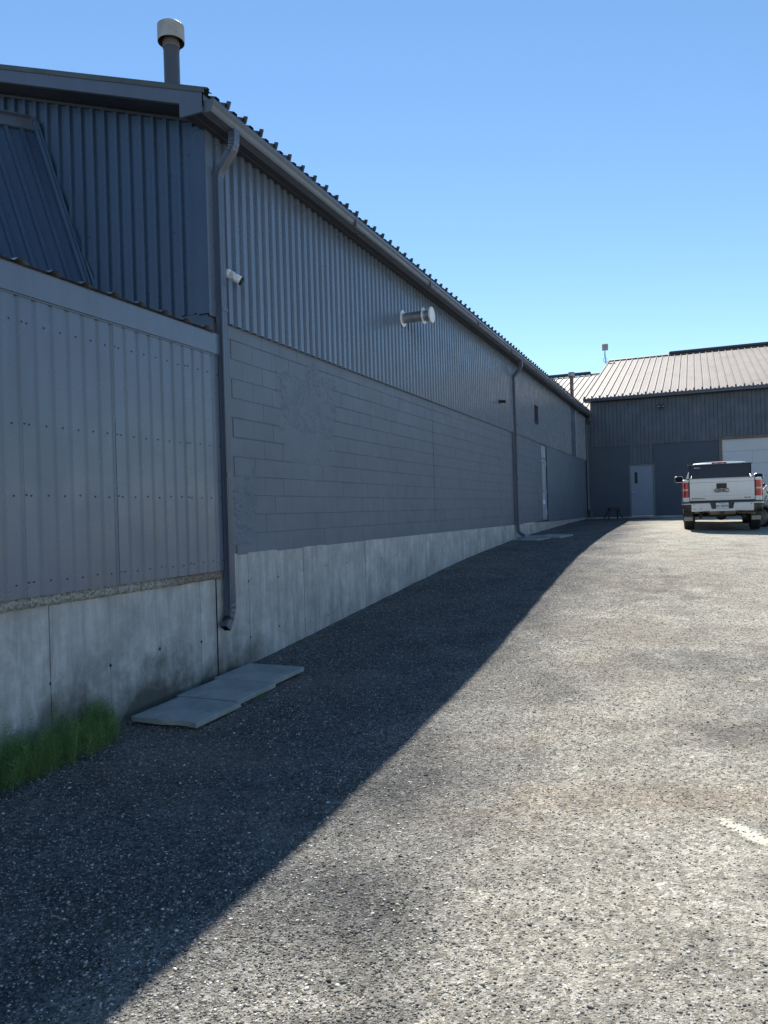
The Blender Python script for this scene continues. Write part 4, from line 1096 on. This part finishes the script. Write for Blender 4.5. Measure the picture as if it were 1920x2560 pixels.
# tailgate
q = TB()
secp = [(.17, .832), (.10, .838), (.092, .86), (.094, .95), (.085, .965), (.085, 1.32), (.098, 1.335), (.098, 1.40), (.085, 1.425), (.10, 1.442), (.17, 1.440)]
rings = []
for x, dy in ((-.800, .02), (-.792, .004), (-.5, 0), (0, -.004), (.5, 0), (.792, .004), (.800, .02)): rings.append([(x, y+dy, z) for y, z in secp])
q.loft(rings, False); q.face(rings[0]); q.face(rings[-1]); q.box((-.80, .168, .83), (.80, .18, 1.44))
tg = q.build('tailgate', M['car'], tr, True, 25)
q = TB(); q.box((-.806, .11, .82), (-.801, .16, 1.44)); q.box((.801, .11, .82), (.806, .16, 1.44)); q.box((-.8, .10, .80), (.8, .17, .83)); q.box((-.79, .09, 1.441), (.79, .16, 1.449)); q.build('seal', M['black'], tg)
q = TB(); q.bbox((-.128, .068, 1.155), (.128, .09, 1.290), .018); q.build('handle', M['black'], tg)
q = TB(); q.bbox((-.085, .058, 1.195), (.07, .072, 1.235), .01); q.build('handle_grip', M['dirtyblack'], tg)
Rt = TM @ Matrix.Translation((0, 0, 0))
def badge(name, txt, size, mat, x, y, z, width, bold=0, par=None, ext=.004):
    return text_mesh(name, txt, size, mat, par or tg, TM @ Matrix.Translation((x, y, z)) @ Matrix.Rotation(math.pi/2, 4, 'X'), ext, width, bold)
badge('lettering', 'GMC', .13, M['badge'], -.005, .070, 1.095, .365, .009, None, .012)
badge('badge', 'SIERRA', .040, M['badge'], -.58, .087, .895, .34, .001)
badge('badge', 'SLE', .040, M['badge'], .62, .087, .895, .15, .001)
# bumper
q = TB()
def bump_sec(x, y0_, zt_, zb_): return [(x, y0_+.14, zt_), (x, y0_+.02, zt_), (x, y0_, zt_-.02), (x, y0_+.005, lerp(zt_, zb_, .6)), (x, y0_+.03, zb_), (x, y0_+.14, zb_)]
for sx in (-1, 1):
    R_ = [bump_sec(sx*.31, -.02, .772, .56), bump_sec(sx*.55, -.012, .772, .55), bump_sec(sx*.765, .0, .772, .545)]
    q.loft(R_, True, True)
    q.loft([[(sx*x, y, z) for x, y, z in r_] for r_ in ([(.765, .0, .772), (.765, .0, .745), (.765, .1, .745), (.765, .1, .772)], [(.95, .03, .768), (.95, .03, .742), (.95, .12, .742), (.95, .12, .768)], [(1.005, .12, .765), (1.015, .13, .735), (1.0, .3, .735), (1.0, .3, .765)])], True, True)
q.loft([[( x, -.018, .60), (x, -.012, .55), (x, .10, .53), (x, .10, .60)] for x in (-.32, 0, .32)], True, True)
q.bbox((-.32, -.019, .595), (.32, .03, .612), .004)
for sx in (-1, 1): q.loft([[(sx*.31, -.02, .60), (sx*.31, .03, .60), (sx*.31, .03, .772), (sx*.31, -.02, .772)], [(sx*.26, -.019, .60), (sx*.26, .03, .60), (sx*.30, .03, .772), (sx*.30, -.02, .772)]], True, True)
bp = q.build('bumper', M['car'], tr, True, 30)
q = TB()
q.box((-.31, .01, .60), (.31, .03, .772)); q.bbox((-.78, .01, .765), (.78, .14, .800), .006); q.bbox((-1.0, .05, .77), (-.78, .2, .795), .006); q.bbox((.78, .05, .77), (1.0, .2, .795), .006)
q.build('step_pad', M['dirtyblack'], bp)
for sx in (-1, 1):
    q = TB(); q.loft([[(sx*.765, .02, .745), (sx*.765, .02, .56), (sx*.765, .12, .56), (sx*.765, .12, .745)], [(sx*.95, .05, .742), (sx*.94, .05, .60), (sx*.94, .14, .60), (sx*.95, .14, .742)], [(sx*1.005, .14, .735), (sx*.99, .14, .62), (sx*.98, .3, .62), (sx*1.0, .3, .735)]], True, True)
    q.bbox((sx*.775, -.005, .595), (sx*.985, .12, .62), .008)
    q.build('corner_step', M['dirtyblack'], bp)
    q = TB(); q.loft([[(sx*(.255-.045*math.cos(t)*1.0)-0, .004, .695+.062*math.sin(t)) for t in np.linspace(0, 6.283, 17)[:-1]], [(sx*(.255-.032*math.cos(t)), -.002, .695+.045*math.sin(t)) for t in np.linspace(0, 6.283, 17)[:-1]]], True, True); q.build('plate_lamp', M['dirtyblack'], bp)
for x, z in ((-.70, .73), (-.69, .615), (-.53, .615), (.71, .725)):
    q = TB(); q.disc((x, -.008, z), .014, 'y', 10, 0, -.002); q.build('sensor', M['dirtyblack'], bp)
q = TB(); q.bbox((-.155, -.004, .615), (.155, .006, .77), .003); pl = q.build('license_plate', M['plate'], tr)
badge('plate_text', 'BV·78293', .085, M['ink'], 0, -.008, .678, .285, .001, pl, .001)
badge('plate_text', '• ONTARIO •', .026, M['ink'], 0, -.008, .748, .16, .0, pl, .001)
# lamps
for sx in (-1, 1):
    q = TB()
    def lamp(z0_, z1_, m_):
        q.loft([[(sx*x, y, z) for x, y in ((.835, .085), (.90, .082), (.965, .105), (.998, .19), (1.0, .30), (.98, .30), (.84, .12))] for z in (z0_, z1_)], True, True, m_)
    lamp(.945, 1.115, 0); lamp(1.118, 1.162, 1); lamp(1.165, 1.345, 0)
    to = q.build('tail_lamp', [M['red'], M['redclear']], tr)
    q = TB(); q.bbox((sx*.812, .09, .935), (sx*.838, .13, 1.355), .004); q.box((sx*.838, .10, .933), (sx*.985, .2, .944)); q.build('lamp_frame', M['black'], to)
q = TB(); q.bbox((-.20, 1.965, 1.862), (.20, 2.0, 1.925), .012); q.box((-.12, 1.962, 1.885), (-.05, 1.966, 1.905), 1); q.box((.05, 1.962, 1.885), (.12, 1.966, 1.905), 1); q.build('brake_lamp', [M['red'], M['redclear']], tr)
for sx in (-1, 1):
    q = TB(); q.bbox((sx*.62, 1.96, 1.875), (sx*.645, 2.0, 1.90), .004); q.build('roof_bolt', M['black'], tr)
# hard folding bed cover stood up against the cab
q = TB(); mm = Matrix.Translation((0, 1.62, 1.42)) @ Matrix.Rotation(R(-8), 4, 'X')
q.bbox((-.80, 0, .0), (.80, .04, .43), .01, mat=mm); cv = q.build('bed_cover', simple('bed_cover_vinyl', (0.010, 0.014, 0.026), 0.45), tr)
q = TB(); q.bbox((-.86, -.012, .425), (.845, .055, .452), .006, mat=mm); q.bbox((-.825, -.01, .0), (-.798, .05, .43), .004, mat=mm); q.bbox((.798, -.01, .0), (.825, .05, .43), .004, mat=mm); q.build('cover_frame', M['black'], cv)
text_mesh('cover_lettering', 'BAKFlip', .045, M['sign'], cv, TM @ mm @ Matrix.Translation((-.60, -.003, .355)) @ Matrix.Rotation(math.pi/2, 4, 'X'), .001, .155)
for sx in (-1, 1):
    q = TB(); q.tube([(sx*.77, .62, 1.40), (sx*.745, 1.0, 1.54)], .006, 8); q.build('cover_prop', M['steel'], cv)
# mirrors
for sx in (-1, 1):
    q = TB(); q.bbox((sx*1.02, 3.72, 1.40), (sx*1.27, 3.86, 1.60), .035); q.tube([(sx*.93, 3.85, 1.42), (sx*1.05, 3.80, 1.45)], .03, 8)
    mo = q.build('mirror', M['car'], tr)
    q = TB(); q.bbox((sx*1.035, 3.705, 1.415), (sx*1.255, 3.722, 1.585), .02); q.build('mirror_glass', M['mirror'], mo)
for sx in (-1, 1):
    for hy in (2.75, 3.8):
        q = TB(); q.box((sx*.992, hy, 1.20), (sx*1.01, hy+.15, 1.225)); q.build('door_handle', M['chrome'], tr)
# wheels, flaps, running gear
for sx in (-1, 1):
    for yc in (WY_, FY_):
        q = TB(); q.lathe([(.24, sx*.715), (.34, sx*.705), (.385, sx*.725), (.400, sx*.76), (.400, sx*.93), (.385, sx*.965), (.34, sx*.985), (.24, sx*.975), (.24, sx*.715)], (0, yc, .40), 'x', 40)
        for a in range(40):
            t = a*math.pi/20; mm2 = Matrix.Translation((sx*.845, yc, .40)) @ Matrix.Rotation(t, 4, 'X')
            for dx in (-.085, -.03, .03, .085): q.box((dx-.020, -.022+(.01 if dx > 0 else -.01), .397), (dx+.020, .022, .407), None, mm2)
        wo_ = q.build('tyre', M['rubber'], tr, True, 35)
        q = TB(); q.lathe([(.24, sx*.93), (.22, sx*.94), (.20, sx*.90), (.19, sx*.86), (.06, sx*.90), (.05, sx*.94), (.001, sx*.94)], (0, yc, .40), 'x', 30); q.lathe([(.24, sx*.74), (.20, sx*.80), (.001, sx*.80)], (0, yc, .40), 'x', 30); q.build('rim', M['steel'], wo_, True, 35)
for sx in (-1, 1):
    q = TB(); q.bbox((sx*.72, .76, .255), (sx*1.0, .775, .62), .01); mf = q.build('mudflap', M['black'], tr)
    q = TB(); q.bbox((sx*.745, .750, .275), (sx*.975, .761, .390), .008); q.build('flap_plate', M['flap'], mf)
q = TB(); q.tube([(-.74, WY_, .42), (-.2, WY_, .42), (.74, WY_, .42)], .042, 12); q.lathe([(.001, -.13), (.09, -.12), (.15, -.05), (.155, .05), (.10, .13), (.001, .14)], (.0, WY_, .415), 'y', 18); q.build('rear_axle', M['under'], tr, True, 40)
q = TB(); q.bbox((-.46, .35, .50), (-.36, 4.9, .64), .01); q.bbox((.36, .35, .50), (.46, 4.9, .64), .01); q.bbox((-.42, .55, .52), (.42, .65, .62), .01); q.bbox((-.85, 2.3, .34), (.35, 3.6, .55), .04); q.box((-.84, .3, .62), (.84, 1.93, .80))
for sx in (-1, 1):
    q.bbox((sx*.50, .45, .36), (sx*.57, 2.0, .42), .008); q.tube([(sx*.53, .95, .42), (sx*.46, .98, .75)], .03, 8); q.bbox((sx*.50, .42, .34), (sx*.58, .50, .56), .01)
q.build('chassis', M['under'], tr)
q = TB(); q.bbox((-.33, .06, .455), (.33, .12, .53), .02); q.loft([[(x, .05, .54-.075*(1-(x/.42)**2)), (x, .14, .54-.075*(1-(x/.42)**2)), (x, .14, .56), (x, .05, .56)] for x in np.linspace(-.42, .42, 11)], True, True); q.build('hitch_beam', M['tan'], tr)
q = TB(); q.bbox((-.045, -.01, .475), (.045, .08, .555), .006); q.box((-.028, -.0125, .49), (.028, -.0105, .54), 1); q.build('hitch_receiver', [M['under'], M['black']], tr)
q = TB(); q.tube([(.44, .35, .50), (.62, .25, .49), (.80, .22, .47)], .036, 12); q.tube([(.42, .5, .5), (.42, 2.0, .46)], .05, 12); q.build('exhaust', M['tan'], tr, True, 40)
q = TB(); q.lathe([(.18, .40), (.36, .38), (.39, .44), (.39, .56), (.36, .60), (.18, .58)], (0, .85, .0), 'z', 30) ; q.build('spare_wheel', M['under'], tr, True, 35)

# ================================================================== MOTORCYCLE beyond the truck
MX, MY = 6.72, 24.9; MZ = float(gz(MX, MY))
mo = thing('motorcycle', 'black motorcycle with a white fairing at the right edge, beyond the white truck', 'motorcycle', (MX, MY, MZ))
MM = Matrix.Translation((MX, MY, MZ)) @ Matrix.Rotation(R(58), 4, 'Z')
class KB(MB):
    def build(s, name, mats, parent=None, smooth=False, autos=None):
        s.v = [tuple(MM @ Vector(p)) for p in s.v]
        return MB.build(s, name, mats, parent or mo, smooth, autos)
for yc in (-.72, .72):
    q = KB(); q.lathe([(.24, -.05), (.30, -.06), (.325, -.035), (.33, 0), (.325, .035), (.30, .06), (.24, .05), (.24, -.05)], (0, yc, .33), 'x', 32); t_ = q.build('tyre', M['rubber'], None, True, 40)
    q = KB(); q.lathe([(.24, -.04), (.21, -.02), (.05, -.03), (.001, -.05)], (0, yc, .33), 'x', 24); q.lathe([(.24, .04), (.21, .02), (.05, .03), (.001, .05)], (0, yc, .33), 'x', 24); q.build('rim', M['steel'], t_, True)
    q = KB(); q.loft([[(sx*.075, yc+.37*math.cos(a), .33+.37*math.sin(a)) for sx in (-1, -.5, .5, 1)] for a in np.linspace(.3, 2.6, 10)], False); q.build('mudguard', M['black'], None, True)
q = KB(); q.loft([[(-.17*k_2, y, z-.10), (-.20*k_2, y, z), (-.12*k_2, y, z+.12*k_2), (.12*k_2, y, z+.12*k_2), (.20*k_2, y, z), (.17*k_2, y, z-.10)] for y, z, k_2 in ((-.05, .78, .55), (.1, .84, .95), (.3, .88, 1), (.48, .84, .5))], True, True); q.build('fuel_tank', M['white'], None, True, 50)
q = KB(); q.loft([[(-.15*k_2, y, z-.09), (-.17*k_2, y, z), (0, y, z+.03), (.17*k_2, y, z), (.15*k_2, y, z-.09)] for y, z, k_2 in ((-.95, .86, .5), (-.7, .83, .9), (-.4, .76, 1), (-.02, .80, .8))], True, True); q.build('seat', M['black'], None, True, 50)
q = KB(); q.bbox((-.20, -.25, .26), (.20, .35, .62), .06); q.tube([(0, -.72, .33), (0, -.2, .55), (0, .2, .75), (0, .5, .9)], .03, 8); q.tube([(.16, .1, .35), (.2, -.3, .3), (.2, -.95, .42)], .045, 10); q.bbox((-.34, -.95, .50), (-.15, -.45, .82), .05); q.bbox((.15, -.95, .50), (.34, -.45, .82), .05); q.build('engine', M['dirtyblack'])
q = KB(); q.tube([(-.09, .72, .33), (-.09, .52, .95)], .025, 8); q.tube([(.09, .72, .33), (.09, .52, .95)], .025, 8); q.build('fork', M['steel'])
q = KB(); q.tube([(-.40, .28, 1.06), (-.28, .40, 1.05), (0, .48, 1.0), (.28, .40, 1.05), (.40, .28, 1.06)], .017, 8); q.build('handlebar', M['black'])
for sx in (-1, 1):
    q = KB(); q.tube([(sx*.28, .40, 1.05), (sx*.36, .42, 1.22)], .007, 6); q.lathe([(.001, -.012), (.055, -.01), (.06, .01), (.001, .03)], (sx*.38, .42, 1.26), 'y', 16); q.build('mirror', M['black'], None, True)
q = KB(); q.loft([[(-w_, y, z) for w_ in (.02,)]+[(sx_*w_, y+dy, z) for sx_, w_, dy in ((-1, .24*k_2, -.12), (-1, .14*k_2, .0), (1, .14*k_2, .0), (1, .24*k_2, -.12))][0:4] for y, z, k_2 in ((.72, .68, .8), (.74, .88, 1.0), (.66, 1.08, .85), (.52, 1.26, .6))], False); q.build('fairing', M['white'], None, True)
q = KB(); q.lathe([(.08, 0), (.08, .02), (.001, .05)], (0, .74, .90), 'y', 16); q.build('headlight', M['lens'], None, True)
